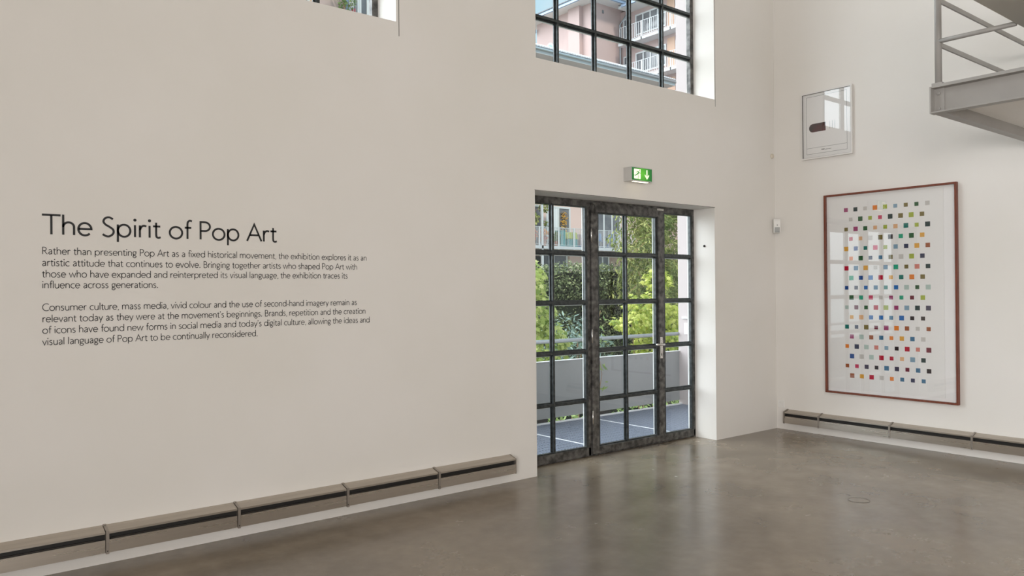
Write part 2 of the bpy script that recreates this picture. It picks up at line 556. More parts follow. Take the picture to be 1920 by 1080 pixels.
# the opening leaf
lf = MB()
LX0, LX1 = -2.62, -1.597
lf.box(LX0, LX0 + 0.082, FY0 - 0.012, FY1 - 0.01, 0.022, 2.375)
lf.box(LX1 - 0.078, LX1, FY0 - 0.012, FY1 - 0.01, 0.022, 2.375)
lf.box(LX0 + 0.082, LX1 - 0.078, FY0 - 0.0118, FY1 - 0.01, 2.288, 2.375)
lf.box(LX0 + 0.082, LX1 - 0.078, FY0 - 0.0118, FY1 - 0.01, 0.022, 0.085)
leaf = lf.build('door_leaf', M['galv'], d, bevel=0.002)
gb = MB()
tee(gb, 0.085, 2.288, -2.134, 'v', FY0)
for z in ROWS:
    tee(gb, LX0 + 0.082, LX1 - 0.078, z, 'h', FY0)
edge(gb, LX0 + 0.082, LX1 - 0.078, 0.085, 2.288, FY0, 0.03)
gb.build('glazing_bars', [M['bar'], M['bar_highlight']], leaf)
MB().box(LX0 + 0.082, LX1 - 0.078, FY0 + 0.0355, FY0 + 0.0375, 0.085, 2.288).build('pane', M['glass'], leaf)
hp = MB().box(-1.668, -1.628, FY0 - 0.017, FY0 - 0.0118, 0.86, 1.075)
hp.build('handle_plate', M['chrome'], leaf, bevel=0.002)
hd = MB()
hd.tube([(-1.648, FY0 - 0.017, 1.002), (-1.648, FY0 - 0.058, 1.002), (-1.67, FY0 - 0.066, 1.002), (-1.78, FY0 - 0.066, 1.004)], 0.010, 10)
hd.build('lever_handle', M['chrome'], leaf, smooth=True)
MB().box(-1.651, -1.641, FY0 - 0.0185, FY0 - 0.017, 0.885, 0.912).build('keyhole', M['black'], leaf)
for z in (2.0, 1.06, 0.30):
    hg = MB()
    hg.tube([(LX0 - 0.004, FY0 - 0.016, z), (LX0 - 0.004, FY0 - 0.016, z + 0.13)], 0.008, 8)
    hg.build('hinge', M['chrome'], leaf, smooth=True)
MB().box(-1.70, -1.60, FY0 - 0.02, FY0 - 0.0118, 2.352, 2.372).build('door_catch', M['chrome'], leaf, bevel=0.002)
# loop of cable at the top left corner of the leaf
cb = MB()
pts = [(-2.60 + 0.022 * math.sin(a), FY0 - 0.02, 2.31 - 0.05 * math.cos(a)) for a in [i * PI / 8 for i in range(2, 15)]]
cb.tube(pts, 0.003, 6)
cb.build('cable_loop', M['black'], leaf, smooth=True)


# ------------------------------------------------------------------ upper windows
def upper_window(name, x0, x1, z0, z1):
    wd = thing(name, ((x0 + x1) / 2, 0.29, z0), None, None, kind='structure')
    f = MB()
    f.box(x0, x0 + 0.05, FY0 + 0.004, FY1, z0, z1)
    f.box(x1 - 0.05, x1, FY0 + 0.004, FY1, z0, z1)
    f.box(x0 + 0.05, x1 - 0.05, FY0 + 0.004, FY1, z0, z0 + 0.045)
    f.box(x0 + 0.05, x1 - 0.05, FY0 + 0.004, FY1, z1 - 0.05, z1)
    f.build('window_frame', M['galv'], wd, bevel=0.002)
    g = MB()
    n = 5
    st = (x1 - x0 - 0.02) / n
    for i in range(1, n):
        tee(g, z0 + 0.045, z1 - 0.05, x0 + 0.01 + i * st, 'v', FY0, 0.055)
    k = 0
    z = 3.99
    while z < z1 - 0.2:
        tee(g, x0 + 0.05, x1 - 0.05, z, 'h', FY0, 0.05)
        z += 0.467
    g.build('glazing_bars', [M['bar'], M['bar_highlight']], wd)
    MB().box(x0 + 0.04, x1 - 0.04, FY0 + 0.0355, FY0 + 0.0375, z0 + 0.03, z1 - 0.03).build('pane', M['glass'], wd)
    return wd


upper_window('window_1', DX0 + 0.022, DX1 + 0.017, WZ0, WZ1)
upper_window('window_2', W2X0, W2X1, WZ0 + 0.023, WZ1)


# ------------------------------------------------------------------ steel convector heaters along both walls
def heater_unit(L, endcap_first=False):
    """One baseboard convector in local coordinates: wall at y=0, runs along +x, sticks out to -y."""
    root = thing('baseboard_heater', (0, 0, 0), 'x', 'heater', 'steel baseboard heater units')
    D = 0.08
    p = MB()
    p.prism([(-0.001, 0.224), (-0.001, 0.219), (-D + 0.001, 0.197), (-D + 0.001, 0.189), (-D - 0.001, 0.189), (-D - 0.001, 0.2005)], 'x', 0.012, L - 0.003)
    p.build('sloping_cover', M['rad'], root)
    p = MB()
    p.box(0.012, L - 0.003, -D, -D + 0.004, 0.082, 0.156)
    p.box(0.012, L - 0.003, -D + 0.004, -0.001, 0.082, 0.086)
    p.build('front_panel', M['rad'], root)
    MB().box(0.010, L, -D + 0.022, -0.004, 0.09, 0.190).build('dark_core', M['black'], root)
    MB().box(0.03, L - 0.055, -D + 0.012, -D + 0.02, 0.125, 0.163).build('convector_fin', M['fin'], root)
    for xa in (0.0,):
        br = MB()
        br.prism([(-0.001, 0.080), (-0.001, 0.2255), (-D - 0.003, 0.2035), (-D - 0.003, 0.078)], 'x', xa, xa + 0.010)
        br.box(xa, xa + 0.017, -D - 0.0055, -D - 0.003, 0.076, 0.205)
        br.prism([(-0.001, 0.2285), (-D - 0.005, 0.205), (-D - 0.005, 0.2025), (-0.001, 0.226)], 'x', xa, xa + 0.017)
        b_ = br.build('bracket', M['rad_dark'], root)
        for z in (0.093,):
            MB().tube([(xa + 0.008, -D - 0.0055, z), (xa + 0.008, -D - 0.0075, z)], 0.0035, 8).build('screw', M['fin'], b_)
        MB().tube([(xa + 0.008, -0.02, 0.220), (xa + 0.008, -0.02, 0.2245)], 0.0035, 8).build('screw', M['fin'], b_)
    return root


def add_end(root, L):
    br = MB()
    D = 0.08
    br.prism([(-0.001, 0.080), (-0.001, 0.2255), (-D - 0.002, 0.2025), (-D - 0.002, 0.080)], 'x', L - 0.006, L + 0.003)
    br.build('end_plate', M['rad_dark'], root)


J = [-7.562, -6.811, -6.060, -5.309, -4.558]
h0 = heater_unit(0.751)
h0.location = (J[0], 0, 0)
LA = ['steel baseboard heater cut by the left edge of the photo, below the wall text',
      'steel baseboard heater second from the left photo edge, below the start of the text',
      'steel baseboard heater below the right half of the wall text, third from the left',
      'steel baseboard heater second from the glazed door on the long white wall',
      'last steel baseboard heater before the glazed door, ending in a plate']
h0['label'] = LA[0]
for i, x in enumerate(J[1:]):
    if i == 3:
        h = heater_unit(0.745)
        add_end(h, 0.745)
    else:
        h = copy_tree(h0)
    h.location = (x, 0, 0)
    h['label'] = LA[i + 1]
hs = heater_unit(0.407)
hs.location = (0, -0.128, 0)
hs.rotation_euler = (0, 0, -PI / 2)
hs['label'] = 'short steel baseboard heater nearest the corner, below the power socket'
LB = ['steel baseboard heater below the left half of the big framed print, second from the corner',
      'steel baseboard heater below the right end of the big framed print, third from the corner',
      'steel baseboard heater cut by the right edge of the photo']
for i, y in enumerate((-0.535, -1.285, -2.035)):
    h = copy_tree(h0)
    h.location = (0, y, 0)
    h.rotation_euler = (0, 0, -PI / 2)
    h['label'] = LB[i]

# ------------------------------------------------------------------ wall lettering (monoline humanist letters)


def arc(cx, cy, rx, ry, a0, a1, n=14):
    return [(cx + rx * math.cos(math.radians(a0 + (a1 - a0) * i / n)), cy + ry * math.sin(math.radians(a0 + (a1 - a0) * i / n))) for i in range(n + 1)]


def cr(pts, n=6):
    """Catmull-Rom through points."""
    P = [pts[0]] + list(pts) + [pts[-1]]
    out = []
    for i in range(1, len(P) - 2):
        p0, p1, p2, p3 = P[i - 1], P[i], P[i + 1], P[i + 2]
        for k in range(n):
            t_ = k / n
            out.append(tuple(0.5 * (2 * p1[j] + (p2[j] - p0[j]) * t_ + (2 * p0[j] - 5 * p1[j] + 4 * p2[j] - p3[j]) * t_ ** 2 + (3 * p1[j] - p0[j] - 3 * p2[j] + p3[j]) * t_ ** 3) for j in (0, 1)))
    out.append(pts[-1])
    return out


DOT = 'dot'
G = {
    'a': (0.43, [arc(0.205, 0.32, 0.135, 0.13, 150, 0, 10) + [(0.34, 0.0)], cr([(0.34, 0.265), (0.17, 0.225), (0.075, 0.115), (0.16, 0.0), (0.34, 0.11)])]),
    'b': (0.54, [[(0.075, 0.72), (0.075, 0.0)], arc(0.275, 0.225, 0.2, 0.225, 180, -180, 24)]),
    'c': (0.42, [arc(0.26, 0.225, 0.21, 0.225, 52, 308, 18)]),
    'd': (0.54, [[(0.465, 0.72), (0.465, 0.0)], arc(0.265, 0.225, 0.2, 0.225, 0, 360, 24)]),
    'e': (0.49, [[(0.055, 0.235), (0.445, 0.235)] + arc(0.25, 0.225, 0.197, 0.225, 8, 318, 20)]),
    'f': (0.27, [cr([(0.295, 0.695), (0.215, 0.715), (0.15, 0.655), (0.135, 0.55), (0.135, 0.4)]) + [(0.135, 0.0)], [(0.04, 0.435), (0.27, 0.435)]]),
    'g': (0.44, [arc(0.215, 0.295, 0.15, 0.155, 0, 360, 20), [(0.30, 0.425), (0.41, 0.425)],
                 cr([(0.15, 0.155), (0.085, 0.09), (0.16, 0.03), (0.29, 0.015), (0.375, -0.07), (0.29, -0.175), (0.17, -0.185), (0.06, -0.11), (0.10, -0.02), (0.16, 0.025)])]),
    'h': (0.47, [[(0.075, 0.72), (0.075, 0.0)], [(0.075, 0.27)] + arc(0.235, 0.285, 0.16, 0.165, 180, 0, 12) + [(0.395, 0.0)]]),
    'i': (0.17, [[(0.085, 0.45), (0.085, 0.0)], (DOT, 0.085, 0.64)]),
    'l': (0.17, [[(0.085, 0.72), (0.085, 0.0)]]),
    'm': (0.75, [[(0.075, 0.45), (0.075, 0.0)], [(0.075, 0.27)] + arc(0.225, 0.295, 0.15, 0.155, 180, 0, 10) + [(0.375, 0.0)], [(0.375, 0.27)] + arc(0.525, 0.295, 0.15, 0.155, 180, 0, 10) + [(0.675, 0.0)]]),
    'n': (0.47, [[(0.075, 0.45), (0.075, 0.0)], [(0.075, 0.27)] + arc(0.235, 0.285, 0.16, 0.165, 180, 0, 12) + [(0.395, 0.0)]]),
    'o': (0.53, [arc(0.265, 0.225, 0.215, 0.225, 0, 360, 26)]),
    'p': (0.54, [[(0.075, 0.45), (0.075, -0.2)], arc(0.275, 0.225, 0.2, 0.225, 180, -180, 24)]),
    'r': (0.31, [[(0.075, 0.45), (0.075, 0.0)], cr([(0.075, 0.27), (0.12, 0.385), (0.20, 0.44), (0.29, 0.42)])]),
    's': (0.36, [cr([(0.285, 0.405), (0.21, 0.447), (0.11, 0.42), (0.08, 0.335), (0.14, 0.26), (0.23, 0.215), (0.295, 0.13), (0.25, 0.03), (0.16, 0.0), (0.055, 0.045)])]),
    't': (0.30, [[(0.135, 0.58), (0.135, 0.15)] + cr([(0.135, 0.13), (0.15, 0.035), (0.21, 0.0), (0.285, 0.025)]), [(0.03, 0.435), (0.275, 0.435)]]),
    'u': (0.47, [[(0.395, 0.45), (0.395, 0.0)], [(0.075, 0.45)] + arc(0.235, 0.165, 0.16, 0.165, 180, 360, 12)]),
    'v': (0.41, [[(0.025, 0.45), (0.205, 0.0), (0.385, 0.45)]]),
    'w': (0.66, [[(0.025, 0.45), (0.18, 0.0), (0.33, 0.45), (0.48, 0.0), (0.635, 0.45)]]),
    'x': (0.41, [[(0.03, 0.45), (0.38, 0.0)], [(0.38, 0.45), (0.03, 0.0)]]),
    'y': (0.41, [[(0.025, 0.45), (0.215, 0.0)], [(0.385, 0.45), (0.13, -0.2)]]),
    'T': (0.54, [[(0.0, 0.685), (0.54, 0.685)], [(0.27, 0.685), (0.27, 0.0)]]),
    'S': (0.46, [cr([(0.38, 0.63), (0.28, 0.695), (0.15, 0.67), (0.085, 0.545), (0.15, 0.43), (0.27, 0.35), (0.39, 0.24), (0.385, 0.10), (0.27, 0.0), (0.16, 0.005), (0.06, 0.07)])]),
    'P': (0.48, [[(0.085, 0.0), (0.085, 0.685), (0.22, 0.685)] + arc(0.24, 0.51, 0.185, 0.175, 90, -90, 14) + [(0.085, 0.335)]]),
    'R': (0.53, [[(0.085, 0.0), (0.085, 0.685), (0.20, 0.685)] + arc(0.22, 0.51, 0.175, 0.175, 90, -90, 14) + [(0.085, 0.335)], cr([(0.22, 0.335), (0.30, 0.24), (0.40, 0.09), (0.50, 0.0)])]),
    'A': (0.60, [[(0.02, 0.0), (0.30, 0.69), (0.58, 0.0)], [(0.115, 0.245), (0.485, 0.245)]]),
    'B': (0.51, [[(0.085, 0.0), (0.085, 0.685), (0.22, 0.685)] + arc(0.23, 0.525, 0.15, 0.16, 90, -90, 10) + [(0.085, 0.365)], [(0.23, 0.365)] + arc(0.25, 0.183, 0.185, 0.183, 90, -90, 10) + [(0.085, 0.0)]]),
    'C': (0.62, [arc(0.385, 0.343, 0.33, 0.35, 50, 310, 22)]),
    ',': (0.17, [[(0.12, 0.03), (0.08, -0.10)]]),
    '.': (0.21, [(DOT, 0.10, 0.025)]),
    '-': (0.28, [[(0.05, 0.20), (0.23, 0.20)]]),
    "'": (0.17, [[(0.10, 0.70), (0.07, 0.54)]]),
    ' ': (0.245, []),
}


def ribbon(mb, pts, w_, y):
    q = [pts[0]]
    for p in pts[1:]:
        if (p[0] - q[-1][0]) ** 2 + (p[1] - q[-1][1]) ** 2 > 1e-10:
            q.append(p)
    closed = (q[0][0] - q[-1][0]) ** 2 + (q[0][1] - q[-1][1]) ** 2 < 1e-8 and len(q) > 4
    n = len(q)
    h = w_ / 2
    v = []
    for i in range(n):
        a = q[i - 1] if i > 0 else (q[n - 2] if closed else None)
        c = q[i + 1] if i < n - 1 else (q[1] if closed else None)
        b_ = q[i]
        d1 = (Vector(b_) - Vector(a)).normalized() if a else None
        d2 = (Vector(c) - Vector(b_)).normalized() if c else None
        d1 = d1 or d2
        d2 = d2 or d1
        tn = (d1 + d2)
        tn = tn.normalized() if tn.length > 1e-6 else d1
        nm = Vector((-tn.y, tn.x))
        k = max(0.45, nm.dot(Vector((-d1.y, d1.x))))
        off = nm * (h / k)
        v += [(b_[0] + off.x, y, b_[1] + off.y), (b_[0] - off.x, y, b_[1] - off.y)]
    mb.add(v, [(2 * i, 2 * i + 2, 2 * i + 3, 2 * i + 1) for i in range(n - 1)])


def text_line(mb, s, x0, x1, z, em, stroke, y=-0.0015):
    tot = sum(G[c][0] for c in s)
    k = (x1 - x0) / tot
    x = x0
    for c in s:
        adv, strokes = G[c]
        for st in strokes:
            if st and st[0] == DOT:
                r = stroke * 0.78
                cx_, cz_ = x + st[1] * k, z + st[2] * em
                mb.add([(cx_ + r * math.cos(i * PI / 5), y, cz_ + r * math.sin(i * PI / 5)) for i in range(10)], [tuple(range(10))])
            else:
                ribbon(mb, [(x + p[0] * k, z + p[1] * em) for p in st], stroke, y)
        x += adv * k


tb = MB()
text_line(tb, 'The Spirit of Pop Art', -7.106, -5.760, 1.888, 0.157, 0.0117)
tag(tb.build('lettering', M['vinyl'], loc=(-6.43, 0, 1.888)),
    'large black heading lettering reading The Spirit of Pop Art on the white wall', 'lettering', 'black lettering on the wall')
PARA1 = [('Rather than presenting Pop Art as a fixed historical movement, the exhibition explores it as an', -5.100, 1.777),
         ('artistic attitude that continues to evolve. Bringing together artists who shaped Pop Art with', -5.175, 1.712),
         ('those who have expanded and reinterpreted its visual language, the exhibition traces its', -5.250, 1.649),
         ('influence across generations.', -6.500, 1.588)]
PARA2 = [('Consumer culture, mass media, vivid colour and the use of second-hand imagery remain as', -5.180, 1.463),
         ("relevant today as they were at the movement's beginnings. Brands, repetition and the creation", -5.112, 1.400),
         ("of icons have found new forms in social media and today's digital culture, allowing the ideas and", -5.080, 1.337),
         ('visual language of Pop Art to be continually reconsidered.', -5.893, 1.273)]
for para, lab, zc in ((PARA1, 'upper small text paragraph of four lines, beginning Rather than presenting Pop Art', 1.68),
                      (PARA2, 'lower small text paragraph of four lines, beginning Consumer culture', 1.37)):
    th = thing('text_paragraph', (-6.1, 0, zc), lab, 'lettering', 'black lettering on the wall')
    for s, xe, z in para:
        lb = MB()
        text_line(lb, s, -7.108, xe, z, 0.0565, 0.0039)
        lb.build('text_line', M['vinyl_text'], th)

# ------------------------------------------------------------------ running-man exit sign lamp over the door
SX0, SX1, SZ0, SZ1, SY = -2.445, -2.165, 2.555, 2.683, -0.10
es = thing('exit_sign', ((SX0 + SX1) / 2, 0, SZ0), 'lit green emergency exit sign box above the glazed door, running figure and down arrow', 'exit sign')
c = MB()
c.box(SX0, SX1, SY + 0.004, -0.001, SZ1 - 0.004, SZ1)
c.box(SX0, SX0 + 0.005, SY + 0.004, -0.001, SZ0, SZ1 - 0.004)
c.box(SX1 - 0.005, SX1, SY + 0.004, -0.001, SZ0, SZ1 - 0.004)
c.box(SX0 + 0.005, SX1 - 0.005, SY + 0.004, -0.001, SZ0, SZ0 + 0.004)
c.box(SX0 - 0.001, SX1 + 0.001, SY, SY + 0.004, SZ0 - 0.001, SZ1 + 0.001)
c.build('case', M['sign_case'], es, bevel=0.001)
MB().box(SX0 + 0.05, SX1 - 0.03, SY + 0.02, SY + 0.045, SZ0 - 0.003, SZ0).build('lamp_strip', M['lamp_strip'], es)
# the illuminated panel: brighter where the tube sits behind it
pnl = MB()
PX0, PX1, PZ0, PZ1 = SX0 + 0.004, SX1 - 0.004, SZ0 + 0.008, SZ1 - 0.006
pnl.add([(PX0, SY - 0.001, PZ0), (PX1, SY - 0.001, PZ0), (PX1, SY - 0.001, PZ1), (PX0, SY - 0.001, PZ1)], [(0, 1, 2, 3)])
gm = bpy.data.materials.new('backlit_green_panel')
gm.use_nodes = True
t = gm.node_tree
b = t.nodes['Principled BSDF']
tc = t.nodes.new('ShaderNodeTexCoord'); mp = t.nodes.new('ShaderNodeMapping'); gr = t.nodes.new('ShaderNodeTexGradient'); gr.gradient_type = 'SPHERICAL'
rp = t.nodes.new('ShaderNodeValToRGB')
rp.color_ramp.elements[0].color = (0.006, 0.13, 0.022, 1); rp.color_ramp.elements[1].color = (0.16, 0.62, 0.03, 1)
mp.inputs['Location'].default_value = (-0.05, 0, -0.62)
mp.inputs['Scale'].default_value = (8.5, 1, 9.0)
t.links.new(tc.outputs['Object'], mp.inputs['Vector']); t.links.new(mp.outputs['Vector'], gr.inputs['Vector'])
t.links.new(gr.outputs['Fac'], rp.inputs['Fac'])
t.links.new(rp.outputs['Color'], b.inputs['Emission Color'])
b.inputs['Emission Strength'].default_value = 0.85
b.inputs['Base Color'].default_value = (0.01, 0.10, 0.02, 1)
b.inputs['Roughness'].default_value = 0.35
pnl.build('green_panel', gm, es)
sy = MB()
YS = SY - 0.0018


def poly(mb, pts, y, mi=0):
    mb.add([(SX0 + u * (SX1 - SX0), y, SZ0 + v * (SZ1 - SZ0)) for u, v in pts], [tuple(range(len(pts)))], mi)


poly(sy, [(0.11, 0.16), (0.43, 0.16), (0.43, 0.86), (0.11, 0.86)], YS)                # lit doorway
sy.build('door_symbol', M['lit_white'], es)
sy = MB()
poly(sy, [(0.71, 0.86), (0.765, 0.86), (0.765, 0.38), (0.71, 0.38)], YS)               # arrow shaft
poly(sy, [(0.635, 0.42), (0.635, 0.545), (0.7375, 0.33), (0.7375, 0.17)], YS)
poly(sy, [(0.84, 0.42), (0.7375, 0.17), (0.7375, 0.33), (0.84, 0.545)], YS)
sy.build('arrow_symbol', M['lit_white'], es)
rm = MB()
YM = SY - 0.0024
poly(rm, [(0.375 + 0.022 * math.cos(a), 0.79 + 0.048 * math.sin(a)) for a in [i * PI / 6 for i in range(12)]], YM)
for pl in ([(0.345, 0.70), (0.375, 0.62), (0.29, 0.46), (0.25, 0.53)],      # torso
           [(0.345, 0.71), (0.345, 0.665), (0.235, 0.675), (0.235, 0.715)],   # back arm, upper
           [(0.235, 0.715), (0.255, 0.70), (0.245, 0.57), (0.225, 0.57)],     # back arm, lower
           [(0.355, 0.62), (0.36, 0.575), (0.45, 0.545), (0.45, 0.585)],      # front arm
           [(0.255, 0.52), (0.285, 0.47), (0.19, 0.37), (0.16, 0.41)],        # trailing leg
           [(0.185, 0.41), (0.185, 0.37), (0.07, 0.39), (0.07, 0.43)],        # trailing foot
           [(0.27, 0.51), (0.30, 0.47), (0.335, 0.36), (0.31, 0.36)],         # leading leg
           [(0.31, 0.37), (0.335, 0.37), (0.325, 0.17), (0.30, 0.17)]):
    poly(rm, pl, YM)
rm.build('running_figure', M['green_edge'], es)

# ------------------------------------------------------------------ framed works on the right wall
PAL = [(0.16, 0.01, 0.03), (0.17, 0.13, 0.03), (0.55, 0.53, 0.50), (0.75, 0.22, 0.03), (0.33, 0.05, 0.15), (0.01, 0.17, 0.14), (0.02, 0.01, 0.012), (0.55, 0.05, 0.12),
       (0.42, 0.53, 0.48), (0.01, 0.06, 0.25), (0.025, 0.03, 0.08), (0.45, 0.005, 0.03), (0.02, 0.14, 0.42), (0.02, 0.10, 0.03), (0.70, 0.36, 0.05), (0.05, 0.16, 0.28),
       (0.22, 0.35, 0.45), (0.72, 0.42, 0.22), (0.35, 0.42, 0.05), (0.32, 0.09, 0.03), (0.005, 0.03, 0.03), (0.02, 0.35, 0.20), (0.60, 0.20, 0.16), (0.06, 0.05, 0.09)]
palm = [mat('print_colour', c_, 0.7, spec=0.2) for c_ in PAL]


def frame_ring(y0, y1, z0, z1, face, depth):
    f = MB()
    f.box(-depth, -0.004, y0 - face, y0, z0, z1)
    f.box(-depth, -0.004, y1, y1 + face, z0, z1)
    f.box(-depth, -0.004, y1 + face, y0 - face, z1 - face, z1)
    f.box(-depth, -0.004, y1 + face, y0 - face, z0, z0 + face)
    return f


BY0, BY1, BZ0, BZ1 = -0.604, -1.919, 0.461, 2.531
pic = thing('framed_print', (0, -1.26, 0.461), 'large red-brown wood framed print of many small coloured squares on the right wall', 'picture')
frame_ring(BY0, BY1, BZ0, BZ1, 0.019, 0.042).build('picture_frame', M['wood'], pic, bevel=0.0015)
MB().box(-0.012, -0.004, BY0 - 0.018, BY1 + 0.018, BZ0 + 0.018, BZ1 - 0.018).build('mount_board', M['mount'], pic)
sh = MB()
sh.box(-0.0145, -0.0125, -0.632, -1.792, 0.508, 2.498)
rows = 18
for r_ in range(rows):
    z = 2.360 - r_ * 0.1003
    n_ = 9 if r_ % 2 == 0 else 8
    for k_ in range(n_):
        y = -0.836 - k_ * 0.1015 - (0 if n_ == 9 else 0.0507)
        s_ = random.choice((0.019, 0.021, 0.023))
        sh.add([(-0.0152, y + s_, z - s_), (-0.0152, y - s_, z - s_), (-0.0152, y - s_, z + s_), (-0.0152, y + s_, z + s_)], [(3, 2, 1, 0)], 1 + random.randrange(len(PAL)))
sh.build('printed_sheet', [M['paper']] + palm, pic)
MB().box(-0.0345, -0.0325, BY0 - 0.0185, BY1 + 0.0185, BZ0 + 0.0185, BZ1 - 0.0185).build('glazing', M['picture_glass'], pic)

SY0, SY1, SZB, SZT = -0.345, -0.918, 2.936, 3.650
sp = thing('framed_print', (0, -0.63, SZB), 'small white framed print of a dark red bar high on the wall near the corner', 'picture')
fr_ = frame_ring(SY0, SY1, SZB, SZT, 0.016, 0.030)
i0, i1, j0, j1 = SY0 - 0.016, SY1 + 0.016, SZB + 0.016, SZT - 0.016     # dark strips painted in as the shadow gap inside the frame
for a_ in ((i0 + 0.001, i0 - 0.0012, j0, j1), (i1 - 0.001, i1 + 0.0015, j0, j1), (i0 - 0.0025, i1 + 0.0025, j1 - 0.0025, j1), (i0 - 0.0025, i1 + 0.0025, j0, j0 + 0.0015)):
    fr_.box(-0.0285, -0.0125, *a_, 1)
fr_.build('picture_frame', [M['white_frame'], M['ink_and_gap_shade']], sp)
s2 = MB()
s2.box(-0.012, -0.004, SY0 - 0.0155, SY1 + 0.0155, SZB + 0.0155, SZT - 0.0155)


def line_rect(mb, y0, y1, z0, z1, wd, x, mi):
    for a in ((y0, y1, z0, z0 + wd), (y0, y1, z1 - wd, z1), (y0, y0 - wd, z0, z1), (y1 + wd, y1, z0, z1)):
        mb.box(x, x - 0.0004, a[0], a[1], a[2], a[3], mi)


line_rect(s2, SY0 - 0.055, SY1 + 0.062, SZB + 0.055, SZT - 0.045, 0.0028, -0.012, 2)
s2.box(-0.012, -0.0124, SY0 - 0.055, SY1 + 0.062, SZB + 0.118, SZB + 0.1208, 2)
# printed rounded bar, dark red to brown, with three thin strokes at its pale end
yc0, yc1, zc_, hh = -0.475, -0.62, 3.268, 0.045
pts = [(yc1, zc_ - hh), (yc1, zc_ + hh)] + [(yc0 + hh * math.sin(a) - 0.0, zc_ + hh * math.cos(a)) for a in [i * PI / 12 for i in range(13)]]
s2.add([(-0.0126, p[0], p[1]) for p in pts], [tuple(range(len(pts)))], 1)
for k_ in range(3):
    yy = -0.665 - 0.028 * k_
    s2.box(-0.012, -0.0125, yy, yy - 0.003, zc_ - 0.035, zc_ + 0.05, 2)
for k_, (ya, wd_, hh_) in enumerate(((-0.572, 0.010, 0.012), (-0.585, 0.010, 0.011), (-0.598, 0.006, 0.012), (-0.610, 0.030, 0.005), (-0.645, 0.035, 0.004))):
    s2.box(-0.012, -0.0124, ya, ya - wd_, SZB + 0.086, SZB + 0.086 + hh_, 3 if k_ < 3 else 2)
dk = mat('dark_red_ink', (0.10, 0.008, 0.012), 0.6, var=(0.022, 0.012, 0.012), scale=9, detail=2)
s2.build('printed_sheet', [M['paper'], dk, M['ink_and_gap_shade'], M['ink']], sp)
MB().box(-0.0245, -0.0225, SY0 - 0.0155, SY1 + 0.0155, SZB + 0.0155, SZT - 0.0155).build('glazing', M['small_picture_glass'], sp)

# ------------------------------------------------------------------ small wall fittings
pr = thing('motion_detector', (-0.03, -0.03, 2.16), 'white motion detector with grey lens mounted in the corner beside the big print', 'motion detector')
body = MB()
RT = Matrix.Rotation(math.radians(-45), 4, 'Z')


def corner(p):
    q = RT @ Vector(p)
    return (q.x - 0.006, q.y - 0.006, q.z)


tmp = MB()
tmp.prism([(0.0, 2.170), (0.0, 2.325), (-0.050, 2.325), (-0.058, 2.30), (-0.058, 2.235), (-0.050, 2.172)], 'x', -0.036, 0.036)
body.add([corner((p[0], p[1] - 0.036, p[2])) for p in tmp.v], tmp.f)
body.build('housing', M['white_plastic'], pr, bevel=0.004)
tmp = MB()
tmp.prism([(-0.051, 2.176), (-0.0595, 2.232), (-0.0595, 2.226), (-0.054, 2.176)], 'x', -0.026, 0.026)
tmp.prism([(-0.053, 2.178), (-0.0590, 2.230), (-0.063, 2.226), (-0.058, 2.184)], 'x', -0.026, 0.026)
MB().add([corner((p[0], p[1] - 0.036, p[2])) for p in tmp.v], tmp.f).build('lens', M['grey_lens'], pr)
tmp = MB().box(-0.004, 0.004, -0.0595, -0.058, 2.252, 2.262)
MB().add([corner((p[0], p[1] - 0.036, p[2])) for p in tmp.v], tmp.f).build('indicator', M['black'], pr)

so = thing('power_socket', (0, -0.058, 0.277), 'white wall power socket low in the corner above the short heater', 'socket')
MB().box(-0.010, -0.001, -0.016, -0.100, 0.236, 0.318).build('cover_plate', M['white_plastic'], so, bevel=0.003)
m_ = MB()
n_ = 20
v_ = []
for rr, xx in ((0.026, -0.0105), (0.023, -0.013), (0.020, -0.0105), (0.019, -0.0085)):
    v_ += [(xx, -0.058 + rr * math.cos(2 * PI * i / n_), 0.277 + rr * math.sin(2 * PI * i / n_)) for i in range(n_)]
m_.add(v_, [(k * n_ + i, k * n_ + (i + 1) % n_, (k + 1) * n_ + (i + 1) % n_, (k + 1) * n_ + i) for k in range(3) for i in range(n_)] + [tuple(3 * n_ + i for i in range(n_))])
m_.build('socket_well', M['white_frame'], so)
for yy in (-0.0485, -0.0675):
    MB().tube([(-0.0086, yy, 0.277), (-0.0100, yy, 0.277)], 0.003, 8).build('pin_hole', M['black'], so)

kn = MB()
n_ = 18
prof = [(0.027, -0.001), (0.027, -0.010), (0.021, -0.018), (0.008, -0.021)]
v_ = []
for rr, yy in prof:
    v_ += [(-0.056 + rr * math.cos(2 * PI * i / n_), yy, 3.03 + rr * math.sin(2 * PI * i / n_)) for i in range(n_)]
kn.add(v_, [(k * n_ + i, k * n_ + (i + 1) % n_, (k + 1) * n_ + (i + 1) % n_, (k + 1) * n_ + i) for k in range(3) for i in range(n_)] + [tuple(3 * n_ + i for i in range(n_))])
tag(kn.build('wall_sensor', mat('cream_plastic', (0.66, 0.60, 0.50), 0.5), loc=(-0.056, 0, 3.03)), 'small round cream sensor button on the wall near the corner, left of the white frame', 'sensor')

ho = MB()
ho.tube([(DX1, 0.13, 2.005), (DX1 - 0.006, 0.13, 2.005)], 0.013, 10)
ho.tube([(DX1 - 0.006, 0.13, 2.005), (DX1 - 0.016, 0.13, 2.005)], 0.006, 8)
tag(ho.build('wall_bolt', M['fin'], loc=(DX1, 0.13, 2.005)), 'small dark bolt on the white right reveal of the glazed door', 'bolt')

